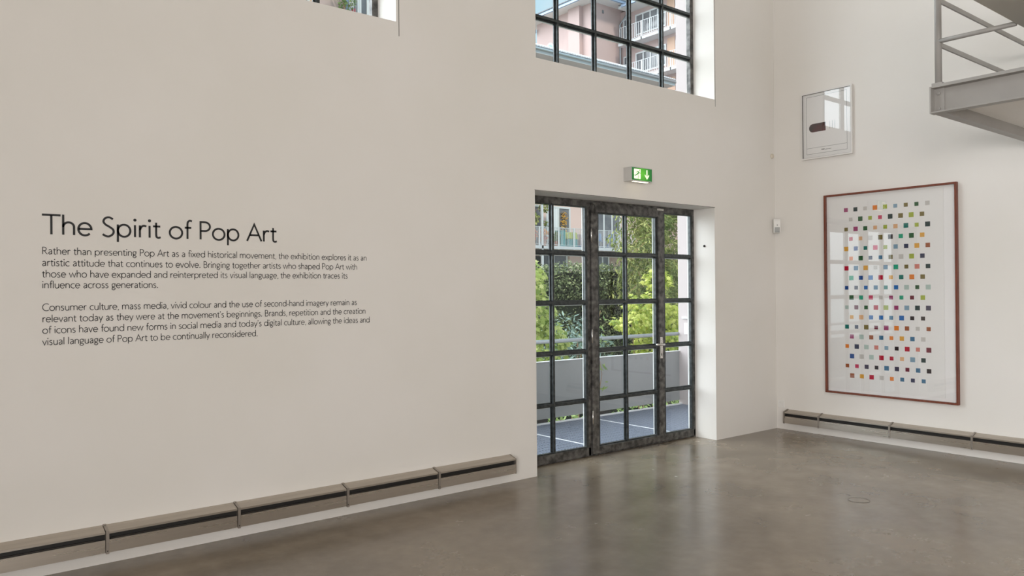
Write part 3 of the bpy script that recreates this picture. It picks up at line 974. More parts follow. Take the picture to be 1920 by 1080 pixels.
rg = MB()
n_ = 40
v_ = [(-2.224 + r_ * math.cos(2 * PI * i / n_), -2.1 + r_ * math.sin(2 * PI * i / n_), z_) for r_, z_ in ((0.078, 0.0008), (0.078, 0.0016), (0.066, 0.0016), (0.066, 0.0008)) for i in range(n_)]
rg.add(v_, [(k * n_ + i, k * n_ + (i + 1) % n_, (k + 1) * n_ + (i + 1) % n_, (k + 1) * n_ + i) for k in range(3) for i in range(n_)])
rg.add([(-2.224 + 0.066 * math.cos(2 * PI * i / n_), -2.1 + 0.066 * math.sin(2 * PI * i / n_), 0.001) for i in range(n_)], [tuple(range(n_))], 1)
tag(rg.build('floor_cover', [M['ring'], M['floor']], loc=(-2.224, -2.1, 0)), 'faint round cover set flush in the concrete floor', 'floor cover')

# ------------------------------------------------------------------ steel platform at the upper right
PXC, PYC, PZB, PZT = -2.081, -2.573, 2.766, 2.952
pf = thing('mezzanine_platform', (PXC, PYC, PZB), 'grey steel mezzanine platform jutting out at the upper right, with railing', 'platform')
bm1 = MB()
YE = -5.4
bm1.box(PXC + 0.062, PXC + 0.072, PYC - 0.004, YE, PZB + 0.01, PZT - 0.01)
bm1.box(PXC, PXC + 0.072, PYC, YE, PZT - 0.011, PZT)
bm1.box(PXC, PXC + 0.072, PYC, YE, PZB, PZB + 0.011)
bm1.build('channel_beam', M['platform'], pf, bevel=0.001)
bm2 = MB()
bm2.box(PXC + 0.072, -0.003, PYC - 0.072, PYC, PZB, PZB + 0.011)
bm2.box(PXC + 0.072, -0.003, PYC - 0.072, PYC, PZT - 0.011, PZT)
bm2.box(PXC + 0.072, -0.003, PYC - 0.072, PYC - 0.062, PZB + 0.011, PZT - 0.011)
bm2.build('channel_beam', M['platform'], pf, bevel=0.001)
ep = MB().box(PXC - 0.004, PXC + 0.062, PYC - 0.004, PYC + 0.006, PZB - 0.002, PZT + 0.0)
ep.build('end_plate', M['platform'], pf)
gp = MB().box(PXC + 0.052, PXC + 0.062, PYC - 0.004, PYC - 0.07, PZB + 0.011, PZT - 0.011)
gp.build('stiffener', M['platform'], pf)
for z in (PZB + 0.035, PZT - 0.045):
    MB().tube([(PXC + 0.052, PYC - 0.035, z), (PXC + 0.040, PYC - 0.035, z)], 0.012, 6).build('bolt', M['platform'], pf)
MB().box(PXC + 0.073, -0.003, PYC - 0.073, YE, PZB + 0.075, PZB + 0.095).build('soffit_panel', M['soffit'], pf)
MB().box(PXC + 0.005, -0.003, PYC - 0.005, YE, PZT, PZT + 0.012).build('deck_plate', M['platform'], pf)
rl = thing('railing', (PXC + 0.04, PYC - 0.03, PZT), 'grey steel railing standing on the upper platform at the right', 'railing')
MB().box(PXC + 0.005, PXC + 0.09, PYC - 0.005, PYC - 0.075, PZT + 0.012, PZT + 0.022).build('base_plate', M['platform'], rl)
MB().tube([(PXC + 0.045, PYC - 0.035, PZT + 0.02), (PXC + 0.045, PYC - 0.035, PZT + 0.95)], 0.0225, 14).build('post', M['platform'], rl, smooth=True)
for z in (3.250, 3.560, 3.870):
    MB().box(PXC + 0.045, -0.005, PYC - 0.028, PYC - 0.042, z - 0.017, z + 0.017).build('cross_rail', M['platform'], rl, bevel=0.002)
MB().tube([(PXC + 0.04, PYC - 0.035, 3.268), (PXC + 0.04, -3.095, 3.262)], 0.016, 10).build('mid_rail', M['platform'], rl, smooth=True)
MB().tube([(PXC + 0.04, PYC - 0.035, 3.86), (PXC + 0.04, -3.095, 3.86)], 0.02, 10).build('handrail', M['platform'], rl, smooth=True)

# landing of the stair above: a level plate whose underside shows at the top right
ld = MB()
ld.box(-3.4, -0.02, -3.10, -4.6, 3.258, 3.32)
ld.box(-3.4, -0.02, -3.10, -3.112, 3.32, 3.40)
tag(ld.build('stair_landing', M['landing'], loc=(-1.5, -3.6, 3.258)), 'grey underside of a stair landing cut by the top right corner of the photo', 'stair landing')

# ------------------------------------------------------------------ balcony walkway outside the door
dk_ = MB()
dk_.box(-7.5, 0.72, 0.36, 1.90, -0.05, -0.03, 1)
n_ = 205
for i in range(n_):
    x = -7.5 + 8.2 * i / (n_ - 1)
    dk_.box(x - 0.006, x + 0.006, 0.36, 1.90, -0.03, -0.004, 0)
for i in range(16):
    y = 0.40 + 0.1 * i
    dk_.box(-7.5, 0.71, y - 0.003, y + 0.003, -0.012, -0.005, 0)
for x in (-2.25, -1.05):
    dk_.box(x - 0.008, x + 0.008, 0.36, 1.90, -0.03, -0.002, 2)
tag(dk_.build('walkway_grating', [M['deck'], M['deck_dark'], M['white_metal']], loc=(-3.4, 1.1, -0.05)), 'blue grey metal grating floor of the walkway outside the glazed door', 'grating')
tag(MB().box(-7.5, 0.71, 1.902, 1.925, -0.06, 0.012).build('deck_edge_strip', M['white_metal'], loc=(-3.4, 1.91, -0.06)), 'white metal edge strip along the far side of the walkway grating', 'edge strip')
pp = thing('parapet', (-3.4, 1.97, 0.0), 'pale grey parapet panel with a tubular handrail behind the walkway', 'parapet')
MB().box(-7.5, 0.711, 1.955, 1.985, 0.048, 0.715).build('panel', M['parapet'], pp)
MB().box(-7.5, 0.711, 1.945, 1.995, 0.715, 0.722).build('coping', M['white_metal'], pp)
MB().tube([(-7.5, 1.97, 0.952), (0.711, 1.97, 0.952)], 0.024, 14).build('handrail', M['tube'], pp, smooth=True)
for x in (-6.3, -4.2, -3.75, -0.2):
    pass
for x0, x1 in ((-1.86, -1.70), (-0.90, -0.655)):
    MB().box(x0, x1, 1.935, 1.955, 0.0, 0.048).build('fixing_bracket', M['black'], pp)
pe = thing('end_wall', (0.9, 1.9, -3.0), 'pale pink rendered end wall closing the walkway at the right of the door', 'wall')
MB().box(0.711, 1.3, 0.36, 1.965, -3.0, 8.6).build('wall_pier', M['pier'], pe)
MB().box(0.695, 0.711, 1.79, 1.895, 1.16, 1.185).build('ledge', M['white_metal'], pe)
lamp_ = MB().box(0.703, 0.711, 1.80, 1.86, 0.95, 1.10)
lamp_.build('wall_plate', M['white_plastic'], pe)

# ------------------------------------------------------------------ planting
tag(MB().box(-30, 60, 0.36, 90, -3.2, -3.0).build('ground', M['ground']), kind='structure')


def rnd_dir():
    while True:
        v = Vector((random.uniform(-1, 1), random.uniform(-1, 1), random.uniform(-1, 1)))
        if 0.05 < v.length < 1:
            return v.normalized()


def add_leaf(mb, p, n, up, L, W, kind='simple', mi=0):
    """One leaf as a small folded blade; kind 'maple' gives a five-pointed outline."""
    n = n.normalized()
    a = up - n * up.dot(n)
    if a.length < 1e-3:
        a = n.orthogonal()
    a.normalize()
    s = n.cross(a)
    p = Vector(p)
    if kind == 'maple':
        out = [(0, 0), (0.32, -0.08), (0.22, 0.14), (0.52, 0.30), (0.26, 0.40), (0.30, 0.62), (0.10, 0.58), (0, 1.0),
               (-0.10, 0.58), (-0.30, 0.62), (-0.26, 0.40), (-0.52, 0.30), (-0.22, 0.14), (-0.32, -0.08)]
        v = [p + s * (u * W) + a * (w_ * L) - n * (abs(u) * 0.25 * W + 0.12 * L * w_ * w_) for u, w_ in out]
        c = p + a * (0.35 * L)
        k = len(v)
        mb.add(v + [c], [(k, i, (i + 1) % k) for i in range(k)], mi)
    else:
        v = [p, p + s * (W * 0.5) + a * (L * 0.45) - n * (W * 0.15), p + a * L - n * (L * 0.15), p - s * (W * 0.5) + a * (L * 0.45) - n * (W * 0.15)]
        mb.add(v, [(0, 1, 2), (0, 2, 3)], mi)


# clipped dark hedge
hg = thing('hedge', (6.5, 8.6, -3.0), 'tall dark green clipped hedge across the garden behind the handrail', 'hedge')


def hedge_top(x):
    return 2.06 + 0.10 * math.sin(1.3 * x + 1.0) + 0.12 * mnoise.noise((x * 1.1, 3.1, 0))


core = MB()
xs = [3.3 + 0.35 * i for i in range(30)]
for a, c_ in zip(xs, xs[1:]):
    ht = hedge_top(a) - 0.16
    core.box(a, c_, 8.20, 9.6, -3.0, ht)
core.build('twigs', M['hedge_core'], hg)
lv = MB()
for i in range(36000):
    x = random.uniform(3.15, 13.4)
    top = hedge_top(x)
    q = random.random()
    if q < 0.84:
        z = random.uniform(-0.5, top)
        bmp = mnoise.noise((x * 1.7, z * 1.7, 0.3)) * 0.22 + mnoise.noise((x * 5, z * 5, 1.3)) * 0.10
        y = 8.08 + bmp + random.uniform(-0.05, 0.10) + 0.25 * max(0, z - top + 0.35)
        nb = Vector((0, -1, 0.45))
    elif q < 0.95:
        y = random.uniform(8.0, 9.5)
        z = top + random.uniform(-0.10, 0.06) + 0.08 * mnoise.noise((x * 3, y * 3, 2))
        nb = Vector((0, -0.4, 1))
    else:
        x = 3.2 + random.uniform(-0.1, 0.12)
        z = random.uniform(-0.5, hedge_top(x))
        y = random.uniform(8.1, 9.4)
        nb = Vector((-1, -0.3, 0.4))
    n_ = (nb + rnd_dir() * 0.9).normalized()
    s_ = random.uniform(0.04, 0.078)
    add_leaf(lv, (x, y, z), n_, rnd_dir() + Vector((0, -0.2, 0.2)), s_, s_ * 0.62)
tag(lv.build('foliage', M['leaf_hedge'], hg), kind='stuff')


def bush(name, base, label, cat, mat_leaf, clumps, count, L, W, kind='simple', droop=0.0, stems=5, group=None, jitter=0.9):
    th_ = thing(name, base, label, cat, group)
    st = MB()
    for i in range(stems):
        c_ = clumps[i % len(clumps)]
        tip = Vector(c_[0]) + Vector((random.uniform(-0.3, 0.3) * c_[1][0], random.uniform(-0.3, 0.3) * c_[1][1], 0))
        b0 = Vector(base) + Vector((random.uniform(-0.08, 0.08), random.uniform(-0.08, 0.08), 0))
        mid = (b0 + tip) / 2 + Vector((random.uniform(-0.15, 0.15), random.uniform(-0.1, 0.1), 0))
        st.tube([b0, mid, tip], 0.022, 6, r1=0.006)
    st.build('stems', M['twig'], th_)
    lf_ = MB()
    tot = sum(c_[1][0] * c_[1][2] for c_ in clumps)
    for c_, r_ in clumps:
        for i in range(int(count * r_[0] * r_[2] / tot)):
            v = rnd_dir()
            rad = random.uniform(0.55, 1.0)
            p = Vector((c_[0] + v.x * r_[0] * rad, c_[1] + v.y * r_[1] * rad, c_[2] + v.z * r_[2] * rad))
            n_ = (v * 0.7 + Vector((-0.25, -0.5, 0.7)) + rnd_dir() * jitter).normalized()
            s_ = random.uniform(0.7, 1.25)
            add_leaf(lf_, p, n_, Vector((v.x, v.y, -droop)) + rnd_dir() * 0.6, L * s_, W * s_, kind)
    tag(lf_.build('foliage', mat_leaf, th_), kind='stuff')
    return th_


bush('maple_shrub', (0.5, 4.6, -3.0), 'yellow green maple shrub at the left edge of the glazed door', 'shrub', M['leaf_pale'],
     [((0.15, 4.6, 1.75), (0.40, 0.35, 0.35)), ((0.25, 4.55, 1.2), (0.42, 0.35, 0.45)), ((0.50, 4.5, 0.72), (0.42, 0.4, 0.40)), ((0.1, 4.5, 0.3), (0.6, 0.4, 0.30))],
     1500, 0.105, 0.10, 'maple', 0.6, group='maple shrubs beyond the walkway')
bush('maple_shrub', (3.2, 4.7, -3.0), 'yellow green maple shrub in the right half of the glazed door, above the handrail', 'shrub', M['leaf_maple'],
     [((3.0, 4.6, 1.22), (0.45, 0.4, 0.30)), ((3.55, 4.7, 0.95), (0.6, 0.4, 0.42)), ((2.55, 4.45, 0.98), (0.48, 0.35, 0.20)), ((3.3, 4.5, 0.55), (0.75, 0.4, 0.30)), ((3.45, 4.7, 1.75), (0.22, 0.3, 0.28))],
     2000, 0.10, 0.095, 'maple', 0.6, group='maple shrubs beyond the walkway')
bush('leafy_shrub', (2.1, 5.6, -3.0), 'blue green narrow leaved shrub between the two maple shrubs, behind the handrail', 'shrub', M['leaf_blue'],
     [((2.05, 5.6, 0.75), (0.55, 0.4, 0.42)), ((1.75, 5.5, 0.45), (0.5, 0.35, 0.35)), ((2.6, 5.7, 0.45), (0.6, 0.4, 0.40)), ((1.6, 5.5, 0.0), (1.0, 0.4, 0.4)), ((3.0, 5.6, -0.1), (0.9, 0.4, 0.4))],
     1500, 0.13, 0.034, 'simple', -0.6, stems=8)

# feathery tree at the right
tr = thing('leafy_tree', (6.6, 7.1, -3.0), 'tall feathery green tree at the right of the glazed door, growing before the hedge', 'tree')
tk = MB()
tk.tube([(6.7, 7.3, -3.0), (6.65, 7.25, -1), (6.5, 7.2, 1.0), (6.45, 7.15, 3.0), (6.3, 7.1, 5.2)], 0.09, 8, r1=0.03)
tk.build('trunk', M['bark'], tr, smooth=True)
bw, lf_ = MB(), MB()
for i in range(120):
    z0 = random.uniform(1.2, 4.9)
    p0 = Vector((random.uniform(5.6, 7.6), random.uniform(6.9, 7.7), z0))
    a_ = random.uniform(0, 2 * PI)
    dr = Vector((math.cos(a_) * 0.8 - 0.25, math.sin(a_) * 0.45 - 0.35, random.uniform(-0.1, 0.5)))
    pts = []
    p = p0.copy()
    for k in range(8):
        pts.append(p.copy())
        p = p + dr * 0.13
        dr.z -= 0.12
    bw.tube(pts, 0.008, 5, r1=0.002)
    for k in range(1, 8):
        for j in range(14):
            q = pts[k] + rnd_dir() * 0.10
            if q.x < 5.28 + 0.12 * math.sin(q.z * 5):
                continue
            dd = (dr.normalized() * 0.8 + rnd_dir() * 0.8)
            add_leaf(lf_, q, (Vector((-0.2, -0.7, 0.6)) + rnd_dir() * 0.8), dd, random.uniform(0.08, 0.16), random.uniform(0.020, 0.036))
for i in range(17000):
    x = random.uniform(5.15, 8.4)
    z = random.uniform(0.8, 5.0)
    y = 7.35 + 0.4 * mnoise.noise((x * 1.6, z * 1.6, 4)) + random.uniform(-0.2, 0.35)
    if x < 5.42 + 0.25 * mnoise.noise((z * 2.2, 0, 7)):
        continue
    add_leaf(lf_, (x, y, z), Vector((-0.1, -0.8, 0.5)) + rnd_dir() * 0.8, Vector((random.uniform(-1, 1), -0.2, -0.7)), random.uniform(0.08, 0.17), random.uniform(0.025, 0.045))
bw.build('branches', M['twig'], tr)
tag(lf_.build('foliage', M['leaf_tree'], tr), kind='stuff')

# slender climber against the parapet
vn = thing('climbing_plant', (-0.90, 1.94, 0.0), 'thin climbing plant with drooping leaves against the grey parapet panel', 'plant')
st = MB()
st.tube([(-0.90, 1.94, 0.0), (-0.90, 1.935, 0.05), (-0.905, 1.90, 0.15), (-0.89, 1.885, 0.36), (-0.895, 1.895, 0.60), (-0.92, 1.94, 0.86), (-0.88, 1.95, 1.08), (-0.80, 1.95, 1.30)], 0.006, 6, r1=0.003)
st.tube([(-0.89, 1.885, 0.36), (-0.865, 1.87, 0.52), (-0.89, 1.88, 0.68)], 0.004, 6, r1=0.002)
st.build('stem', M['twig'], vn)
lf_ = MB()
for i in range(26):
    z = random.choice((random.uniform(0.28, 0.42), random.uniform(0.60, 0.70), random.uniform(0.85, 1.28), random.uniform(0.95, 1.25)))
    cx_ = -0.90 if z < 0.9 else -0.90 + (z - 0.9) * 0.3
    p = (cx_ + random.uniform(-0.04, 0.10), 1.89 + random.uniform(-0.03, 0.04) + (0.05 if z > 0.75 else 0), z)
    add_leaf(lf_, p, Vector((-0.3, -0.8, 0.4)) + rnd_dir() * 0.5, Vector((random.uniform(-0.5, 0.9), -0.1, random.uniform(-1, 0.2))), random.uniform(0.06, 0.11), random.uniform(0.018, 0.03))
tag(lf_.build('leaves', M['leaf_vine'], vn), kind='stuff')

# low ground cover seen through the slot under the parapet
gc = MB()
for i in range(900):
    x = random.uniform(-2.2, 1.5)
    p = (x, random.uniform(2.05, 2.5), random.uniform(-0.25, 0.10))
    add_leaf(gc, p, Vector((-0.2, -0.6, 0.7)) + rnd_dir() * 0.7, rnd_dir(), random.uniform(0.04, 0.08), random.uniform(0.03, 0.05))
gcb = MB().box(-2.3, 1.6, 2.05, 2.6, -3.0, -0.28)
gcr = thing('ground_cover', (-0.3, 2.3, -3.0), 'low green plants showing through the slot beneath the parapet panel', 'plants')
gcb.build('planter_bed', M['ground'], gcr)
tag(gc.build('foliage', M['leaf_vine'], gcr), kind='stuff')


# ------------------------------------------------------------------ buildings across the garden
def french_window(parent, x0, x1, y, z0, z1, n, curtain=False, normal='-y', name='window'):
    """White framed window with n panes, in the facade plane (y, or x when normal is '-x')."""
    f, g = MB(), MB()
    t_ = 0.11

    def bx(mb, a0, a1, d0, d1, za, zb):
        if normal == '-y':
            mb.box(a0, a1, y + d0, y + d1, za, zb)
        else:
            mb.box(y + d0, y + d1, a0, a1, za, zb)
    bx(f, x0, x1, -0.06, 0.02, z1 - t_, z1)
    bx(f, x0, x1, -0.06, 0.02, z0, z0 + t_)
    for i in range(n + 1):
        a = x0 + (x1 - x0 - t_) * i / n
        bx(f, a, a + t_, -0.06, 0.02, z0 + t_, z1 - t_)
    bx(g, x0 + 0.05, x1 - 0.05, -0.02, 0.015, z0 + 0.05, z1 - 0.05)
    o = f.build(name, M['soft_white'], parent)
    g.build('pane', M['pane_dark'], o)
    if curtain:
        cmb = MB()
        m2_ = 16
        xa, xb = x0 + t_, x0 + (x1 - x0) * 0.48
        v_ = []
        for i in range(m2_ + 1):
            xx = xa + (xb - xa) * i / m2_
            yy = -0.045 + 0.012 * math.sin(i * 1.6)
            v_ += [(xx, y + yy, z0 + 0.2), (xx, y + yy, z1 - t_)]
        cmb.add(v_, [(2 * i, 2 * i + 2, 2 * i + 3, 2 * i + 1) for i in range(m2_)])
        cmb.build('curtain', M['curtain'], o)
    return o


def bar_railing(parent, a0, a1, fixed, z0, z1, along='x', step=0.115, post=1.24, r=0.012, posts=None, name='balcony_railing'):
    rl_ = MB()

    def bx(mb, u0, u1, h, za, zb):
        if along == 'x':
            mb.box(u0, u1, fixed - h, fixed + h, za, zb)
        else:
            mb.box(fixed - h, fixed + h, u0, u1, za, zb)
    bx(rl_, a0, a1, 0.02, z1 - 0.03, z1)
    bx(rl_, a0, a1, 0.015, z0 + 0.05, z0 + 0.075)
    o = rl_.build(name, M['white_metal'], parent)
    inf = MB()
    n = int((a1 - a0) / step)
    for i in range(n + 1):
        u = a0 + (a1 - a0) * i / n
        bx(inf, u - r, u + r, r, z0 + 0.05, z1 - 0.02)
    inf.build('infill_bars', M['white_metal'], o)
    for u in (posts if posts else [a0 + post * i for i in range(int((a1 - a0) / post) + 1)]):
        ps = MB()
        bx(ps, u - 0.045, u + 0.045, 0.03, z0 - 0.2, z1 + 0.01)
        ps.build('post', M['white_metal'], o)
    return o


# --- the balcony house straight behind the hedge
FBY = 30.2
ab = thing('apartment_building', (25, 32, -3.0), 'pink house with a white railed balcony and flower pots, seen through the glazed door', 'building')
wl = MB()
wl.box(15, 32.9, FBY, 36, -3.0, 15.1)
wl.build('walls', M['pink'], ab)
MB().box(15, 32.9, FBY - 0.03, FBY, -3.0, 3.95).build('lower_walls', M['brown_wall'], ab)
MB().box(24.9, 27.0, FBY - 0.05, FBY - 0.03, -3.0, 3.95).build('lower_render', M['pink'], ab)
sl = MB().box(15.5, 29.6, 29.0, FBY, 3.98, 4.16)
sl.build('balcony_slab', M['slab'], ab)
bar_railing(ab, 15.6, 29.5, 29.04, 4.16, 5.24, 'x', 0.118, posts=[15.6, 17.6, 19.6, 21.54, 23.01, 24.24, 25.5, 26.74, 27.96, 29.4])
MB().box(21.70, 21.82, 29.0, 29.1, -3.0, 9.0).build('support_post', M['white_metal'], ab)
french_window(ab, 23.05, 25.0, FBY, 4.18, 6.62, 2, True)
french_window(ab, 21.6, 22.75, FBY, 4.18, 6.62, 1)
french_window(ab, 27.1, 29.4, FBY, 4.18, 6.72, 3)
french_window(ab, 17.4, 19.6, FBY, 4.18, 6.62, 2)
for x0, x1, n in ((22.5, 24.7, 2), (27.1, 28.3, 2)):
    french_window(ab, x0, x1, FBY - 0.03, 0.9, 3.9, n)
MB().box(22.15, 22.55, FBY - 0.1, FBY - 0.04, 0.0, 3.6).build('dark_door', M['black'], ab)
french_window(ab, 31.25, 32.35, FBY, 12.7, 14.4, 1)
# low roof edge
rf = MB()
rf.prism([(28.55, 15.15), (28.55, 15.32), (32.5, 17.0), (36.0, 15.2)], 'x', 15, 33.05)
roof = rf.build('roof', M['roof'], ab)
tl = MB()
for i in range(90):
    x = 15.1 + i * 0.2
    tl.prism([(28.50, 15.33), (28.50, 15.39), (32.4, 17.06), (32.4, 17.0)], 'x', x, x + 0.11)
tl.build('roof_ribs', M['slab'], roof)
MB().tube([(15, 28.48, 15.18), (33.1, 28.48, 15.18)], 0.075, 10).build('gutter', M['tube'], ab, smooth=True)
MB().box(15, 33.0, 28.55, FBY, 14.95, 15.15).build('eave_board', M['slab'], ab)
MB().tube([(22.0, 29.9, 14.9), (22.0, 29.9, 8.0)], 0.06, 8).build('downpipe', M['white_metal'], ab)

# --- things on that balcony


def pot_plant(x, y, z, h, r, leafm, label, name='potted_plant', group=None, n=120):
    t_ = thing(name, (x, y, z), label, 'plant', group)
    MB().lathe((x, y, z), [(0.12, 0.0), (0.17, 0.28), (0.18, 0.30), (0.15, 0.30), (0.14, 0.27)], 12).build('pot', M['terracotta'], t_)
    m_ = MB()
    for i in range(n):
        v = rnd_dir()
        add_leaf(m_, (x + v.x * r * random.uniform(0.4, 1), y + v.y * r * 0.8, z + 0.3 + h / 2 + v.z * h / 2), v + Vector((0, -0.5, 0.5)), rnd_dir(), random.uniform(0.14, 0.24), random.uniform(0.08, 0.14))
    tag(m_.build('foliage', leafm, t_), kind='stuff')
    return t_


pot_plant(21.45, 29.55, 4.16, 0.7, 0.38, M['red_flower'], 'red flowering pot plant at the left end of the balcony railing', 'flowering_plant', 'pot plants on the balcony')
pot_plant(22.35, 29.6, 4.16, 0.75, 0.35, M['red_flower'], 'red and yellow flowering pot plant beside the dark balcony door', 'flowering_plant', 'pot plants on the balcony')
pot_plant(23.15, 29.35, 4.16, 0.55, 0.25, M['leaf_vine'], 'small green pot plant behind the balcony railing near the curtained window', 'potted_plant', 'pot plants on the balcony')
pot_plant(24.35, 30.0, 4.16, 1.85, 0.24, M['orange_leaf'], 'tall orange leaved pot plant before the balcony window frame', 'potted_plant', 'pot plants on the balcony', 150)
hgp = bush('hanging_plant', (21.5, 29.4, 5.9), 'green leafy plant trailing from above at the left end of the balcony', 'plant', M['leaf_tree'],
           [((21.35, 29.4, 5.75), (0.35, 0.3, 0.45)), ((22.35, 29.4, 6.5), (0.45, 0.3, 0.35)), ((22.5, 29.4, 5.5), (0.2, 0.2, 0.2))], 260, 0.2, 0.13, 'simple', 0.6, stems=3)


def fold_chair(x, y, z, m_seat, label, group):
    t_ = thing('folding_chair', (x, y, z), label, 'chair', group)
    MB().box(x - 0.25, x + 0.25, y - 0.22, y + 0.22, z + 0.42, z + 0.46).build('seat', m_seat, t_)
    MB().prism([(y + 0.20, z + 0.46), (y + 0.24, z + 0.46), (y + 0.34, z + 0.95), (y + 0.30, z + 0.95)], 'x', x - 0.25, x + 0.25).build('backrest', m_seat, t_)
    for sx in (-0.22, 0.22):
        MB().tube([(x + sx, y - 0.22, z), (x + sx, y + 0.18, z + 0.44)], 0.018, 6).build('leg', M['blue_metal'], t_)
        MB().tube([(x + sx, y + 0.24, z), (x + sx, y - 0.16, z + 0.44)], 0.018, 6).build('leg', M['blue_metal'], t_)
    return t_


fold_chair(27.1, 29.6, 4.16, M['blue_metal'], 'blue folding chair at the left of the balcony table', 'blue chairs on the balcony')
fold_chair(28.25, 29.6, 4.16, M['blue_metal'], 'blue folding chair at the right of the balcony table', 'blue chairs on the balcony')
bt = thing('balcony_table', (27.68, 29.6, 4.16), 'small blue table between two blue chairs on the balcony', 'table')
MB().box(27.40, 27.96, 29.35, 29.85, 4.86, 4.90).build('tabletop', M['blue_metal'], bt)
for sx in (-0.24, 0.24):
    for sy_ in (-0.2, 0.2):
        MB().tube([(27.68 + sx, 29.6 + sy_, 4.16), (27.68 + sx, 29.6 + sy_, 4.86)], 0.018, 6).build('leg', M['blue_metal'], bt)
lc = thing('armchair', (24.35, 29.45, 4.16), 'lime green and teal armchair on the balcony', 'chair')
MB().box(23.98, 24.72, 29.2, 29.7, 4.16, 4.62).build('base', M['teal'], lc, bevel=0.04)
MB().prism([(23.95, 4.62), (24.75, 4.62), (24.62, 5.02), (24.08, 5.02)], 'y', 29.18, 29.72).build('cushion', M['lime'], lc, bevel=0.05)
MB().box(24.08, 24.62, 29.6, 29.74, 4.62, 5.05).build('backrest', M['teal'], lc, bevel=0.04)
bx_ = thing('storage_box', (23.62, 29.6, 4.16), 'teal storage box between the green pot plant and the lime armchair', 'box')
MB().box(23.46, 23.84, 29.35, 29.8, 4.16, 5.06).build('body', M['teal'], bx_, bevel=0.02)
MB().box(23.44, 23.86, 29.33, 29.82, 5.06, 5.12).build('lid', M['teal'], bx_, bevel=0.01)
sf = thing('bench', (25.55, 29.6, 4.16), 'mauve covered bench on the balcony right of the lime armchair', 'bench')
MB().box(25.0, 26.05, 29.35, 29.85, 4.26, 4.62).build('seat', M['mauve'], sf, bevel=0.04)
MB().box(25.0, 26.05, 29.74, 29.9, 4.62, 4.98).build('backrest', M['mauve'], sf, bevel=0.04)
for sx in (25.06, 25.99):
    MB().box(sx - 0.04, sx + 0.04, 29.37, 29.83, 4.16, 4.28).build('leg', M['blue_metal'], sf)
rb = MB().lathe((26.34, 29.5, 4.16), [(0.17, 0), (0.20, 0.35), (0.22, 0.5), (0.19, 0.5), (0.17, 0.42)], 14)
tag(rb.build('bucket', M['red'], loc=(26.34, 29.5, 4.16)), 'red bucket on the balcony beside the mauve bench', 'bucket')

# --- tall pink block and its balcony wing, seen through the upper window
X2, Y2, X3 = 34.42, 37.5, 37.39
tb_ = thing('apartment_building', (36, 42, -3.0), 'tall pink apartment block with overhanging eaves and a balcony wing, seen through the upper window', 'building')
MB().box(X2, 46.5, Y2, 44.1, -3.0, 23.6).build('walls', M['pale_pink'], tb_)
MB().box(X2 - 0.35, X2, 38.70, 39.95, -3.0, 23.45).build('chimney_pilaster', M['pale_pink'], tb_)
MB().box(X3, 46.5, 26.0, Y2, -3.0, 23.2).build('wing_walls', M['pale_pink'], tb_)
# eaves and roof
ev = MB()
ev.prism([(X2 - 1.0, 23.42), (47.5, 23.42), (47.5, 23.62), (X2 - 1.0, 23.62)], 'y', Y2 - 0.95, 45.0)
ev.build('eaves', M['soft_white'], tb_)
ev = MB()
ev.box(X3 - 1.25, 47.5, 25.0, Y2 - 0.95, 22.95, 23.15)
ev.build('eaves', M['soft_white'], tb_)
gt = MB()
gt.box(X2 - 1.12, X2 - 1.0, Y2 - 1.05, 45.0, 23.45, 23.68)
gt.box(X2 - 1.0, X3 - 0.4, Y2 - 1.07, Y2 - 0.95, 23.45, 23.68)
gt.box(X3 - 1.37, X3 - 1.25, 25.0, Y2 - 1.3, 22.98, 23.2)
gt.build('gutter', M['gutter'], tb_)
rf = MB()
rf.add([(X2 - 1.15, Y2 - 1.1, 23.66), (47.5, Y2 - 1.1, 23.66), (47.5, 45, 23.66), (X2 - 1.15, 45, 23.66), (40.5, 41.2, 26.2), (47.5, 41.2, 26.2)],
       [(0, 1, 5, 4), (0, 4, 3), (3, 4, 5, 2), (1, 2, 5), (0, 3, 2, 1)])
rf.add([(X3 - 1.4, 25, 23.18), (X3 - 1.4, Y2 - 1, 23.18), (42.5, Y2 - 1, 25.4), (42.5, 25, 25.4), (47.5, 25, 23.2), (47.5, Y2 - 1, 23.2)],
       [(0, 1, 2, 3), (3, 2, 5, 4), (0, 3, 4), (1, 5, 2), (0, 4, 5, 1)])
roof = rf.build('roof', M['roof'], tb_)
rt = MB()
for i in range(66):
    y = Y2 - 1.1 + i * 0.125
    rt.box(X2 - 1.20, X2 - 1.05, y, y + 0.065, 23.66, 23.74)
for i in range(30):
    x = X2 - 1.1 + i * 0.125
    rt.box(x, x + 0.065, Y2 - 1.15, Y2 - 1.0, 23.66, 23.74)
rt.build('roof_ribs', M['roof'], roof)
MB().box(X2 + 1.4, X2 + 4.0, 39.5, 41.5, 24.0, 27.0).build('roof_housing', M['gutter'], tb_)
MB().box(35.33, 35.5, Y2 - 0.03, Y2 + 0.05, 22.75, 23.0).build('vent', M['pane_dark'], tb_)
# rain pipe at the inner corner
MB().tube([(37.6, Y2 - 0.9, 23.35), (37.35, Y2 - 0.35, 22.6), (37.2, Y2 - 0.12, 22.2), (37.2, Y2 - 0.12, 10.0)], 0.07, 8).build('downpipe', M['tube'], tb_, smooth=True)
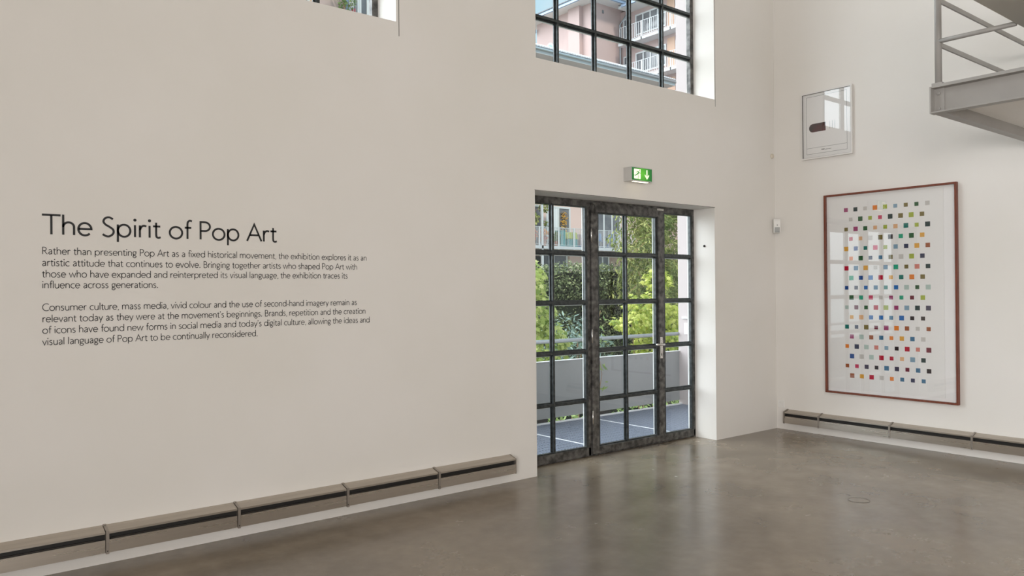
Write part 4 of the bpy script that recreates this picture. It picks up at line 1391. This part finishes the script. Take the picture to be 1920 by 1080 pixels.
# arched window on the side face
aw = MB()
an = [(42.45 + 0.50 * math.cos(a), 20.95 + 0.58 * math.sin(a)) for a in [i * PI / 14 for i in range(15)]]
aw.prism([(42.95, 19.6)] + an + [(41.95, 19.6)], 'x', X2 - 0.06, X2 + 0.02)
awo = aw.build('arched_window', M['soft_white'], tb_)
aw = MB()
an = [(42.45 + 0.36 * math.cos(a), 20.95 + 0.42 * math.sin(a)) for a in [i * PI / 14 for i in range(15)]]
aw.prism([(42.81, 19.7)] + an + [(42.09, 19.7)], 'x', X2 - 0.075, X2 - 0.055)
aw.build('pane', M['pane_blue'], awo)
MB().box(X2 - 0.35, X2 - 0.05, 44.12, 44.5, 22.75, 23.05).build('flood_lamp', M['gutter'], tb_)
# wing: slabs, railings, windows, peach bays
for zs in (20.44, 17.52, 14.60):
    sb = MB().box(X3 - 0.95, X3, 26.2, 36.35, zs - 0.20, zs)
    sb.box(X3 - 0.95, X3 - 0.30, 36.35, 36.9, zs - 0.20, zs)
    sb.build('balcony_slab', M['slab'], tb_)
    bar_railing(tb_, 26.3, 36.75, X3 - 0.92, zs, zs + 1.18, 'y', 0.21, post=2.75, r=0.014)
for zs in (20.44, 17.52, 14.60, 11.7):
    for ya, yb, n in ((32.95, 35.95, 4), (36.75, 37.2, 1)):
        french_window(tb_, ya, yb, X3, zs + 0.55, zs + 2.15, n, normal='-x')
    MB().box(X3 - 0.03, X3, 32.15, 32.85, zs, zs + 2.5).build('peach_bay', M['peach'], tb_)
    french_window(tb_, 31.0, 32.05, X3, zs + 0.05, zs + 2.2, 1, normal='-x')

# --- upper terrace house seen through the left upper window
lh = thing('terrace_house', (9, 31, -3.0), 'peach terrace house seen through the upper window at the top left', 'building')
MB().box(4.0, 9.85, 29.3, 34, -3.0, 19.5).build('walls', M['pale_pink'], lh)
MB().box(9.85, 12.3, 29.9, 34, -3.0, 19.5).build('recessed_walls', M['pale_pink'], lh)
MB().box(7.75, 8.0, 29.26, 29.3, 12.0, 19.5).build('peach_edge', M['peach'], lh)
french_window(lh, 6.75, 7.78, 29.28, 13.2, 16.8, 2)
MB().box(9.58, 9.74, 29.1, 29.25, 12.0, 18.5).build('support_post', M['gutter'], lh)
french_window(lh, 10.25, 11.6, 29.9, 15.05, 18.0, 3)
MB().box(9.74, 10.15, 29.20, 29.26, 14.2, 15.22).build('red_panel', M['red'], lh)
bar_railing(lh, 9.74, 10.2, 29.1, 14.4, 16.4, 'x', 0.1, posts=[9.76, 10.2])
bush('terrace_shrub', (9.25, 28.5, 13.4), 'grey green shrub on the terrace seen at the top left window', 'shrub', M['leaf_vine'],
     [((9.3, 28.5, 15.3), (0.5, 0.4, 0.55)), ((8.9, 28.5, 15.7), (0.5, 0.4, 0.4)), ((9.35, 28.5, 16.1), (0.45, 0.35, 0.5))], 420, 0.18, 0.09, stems=5)
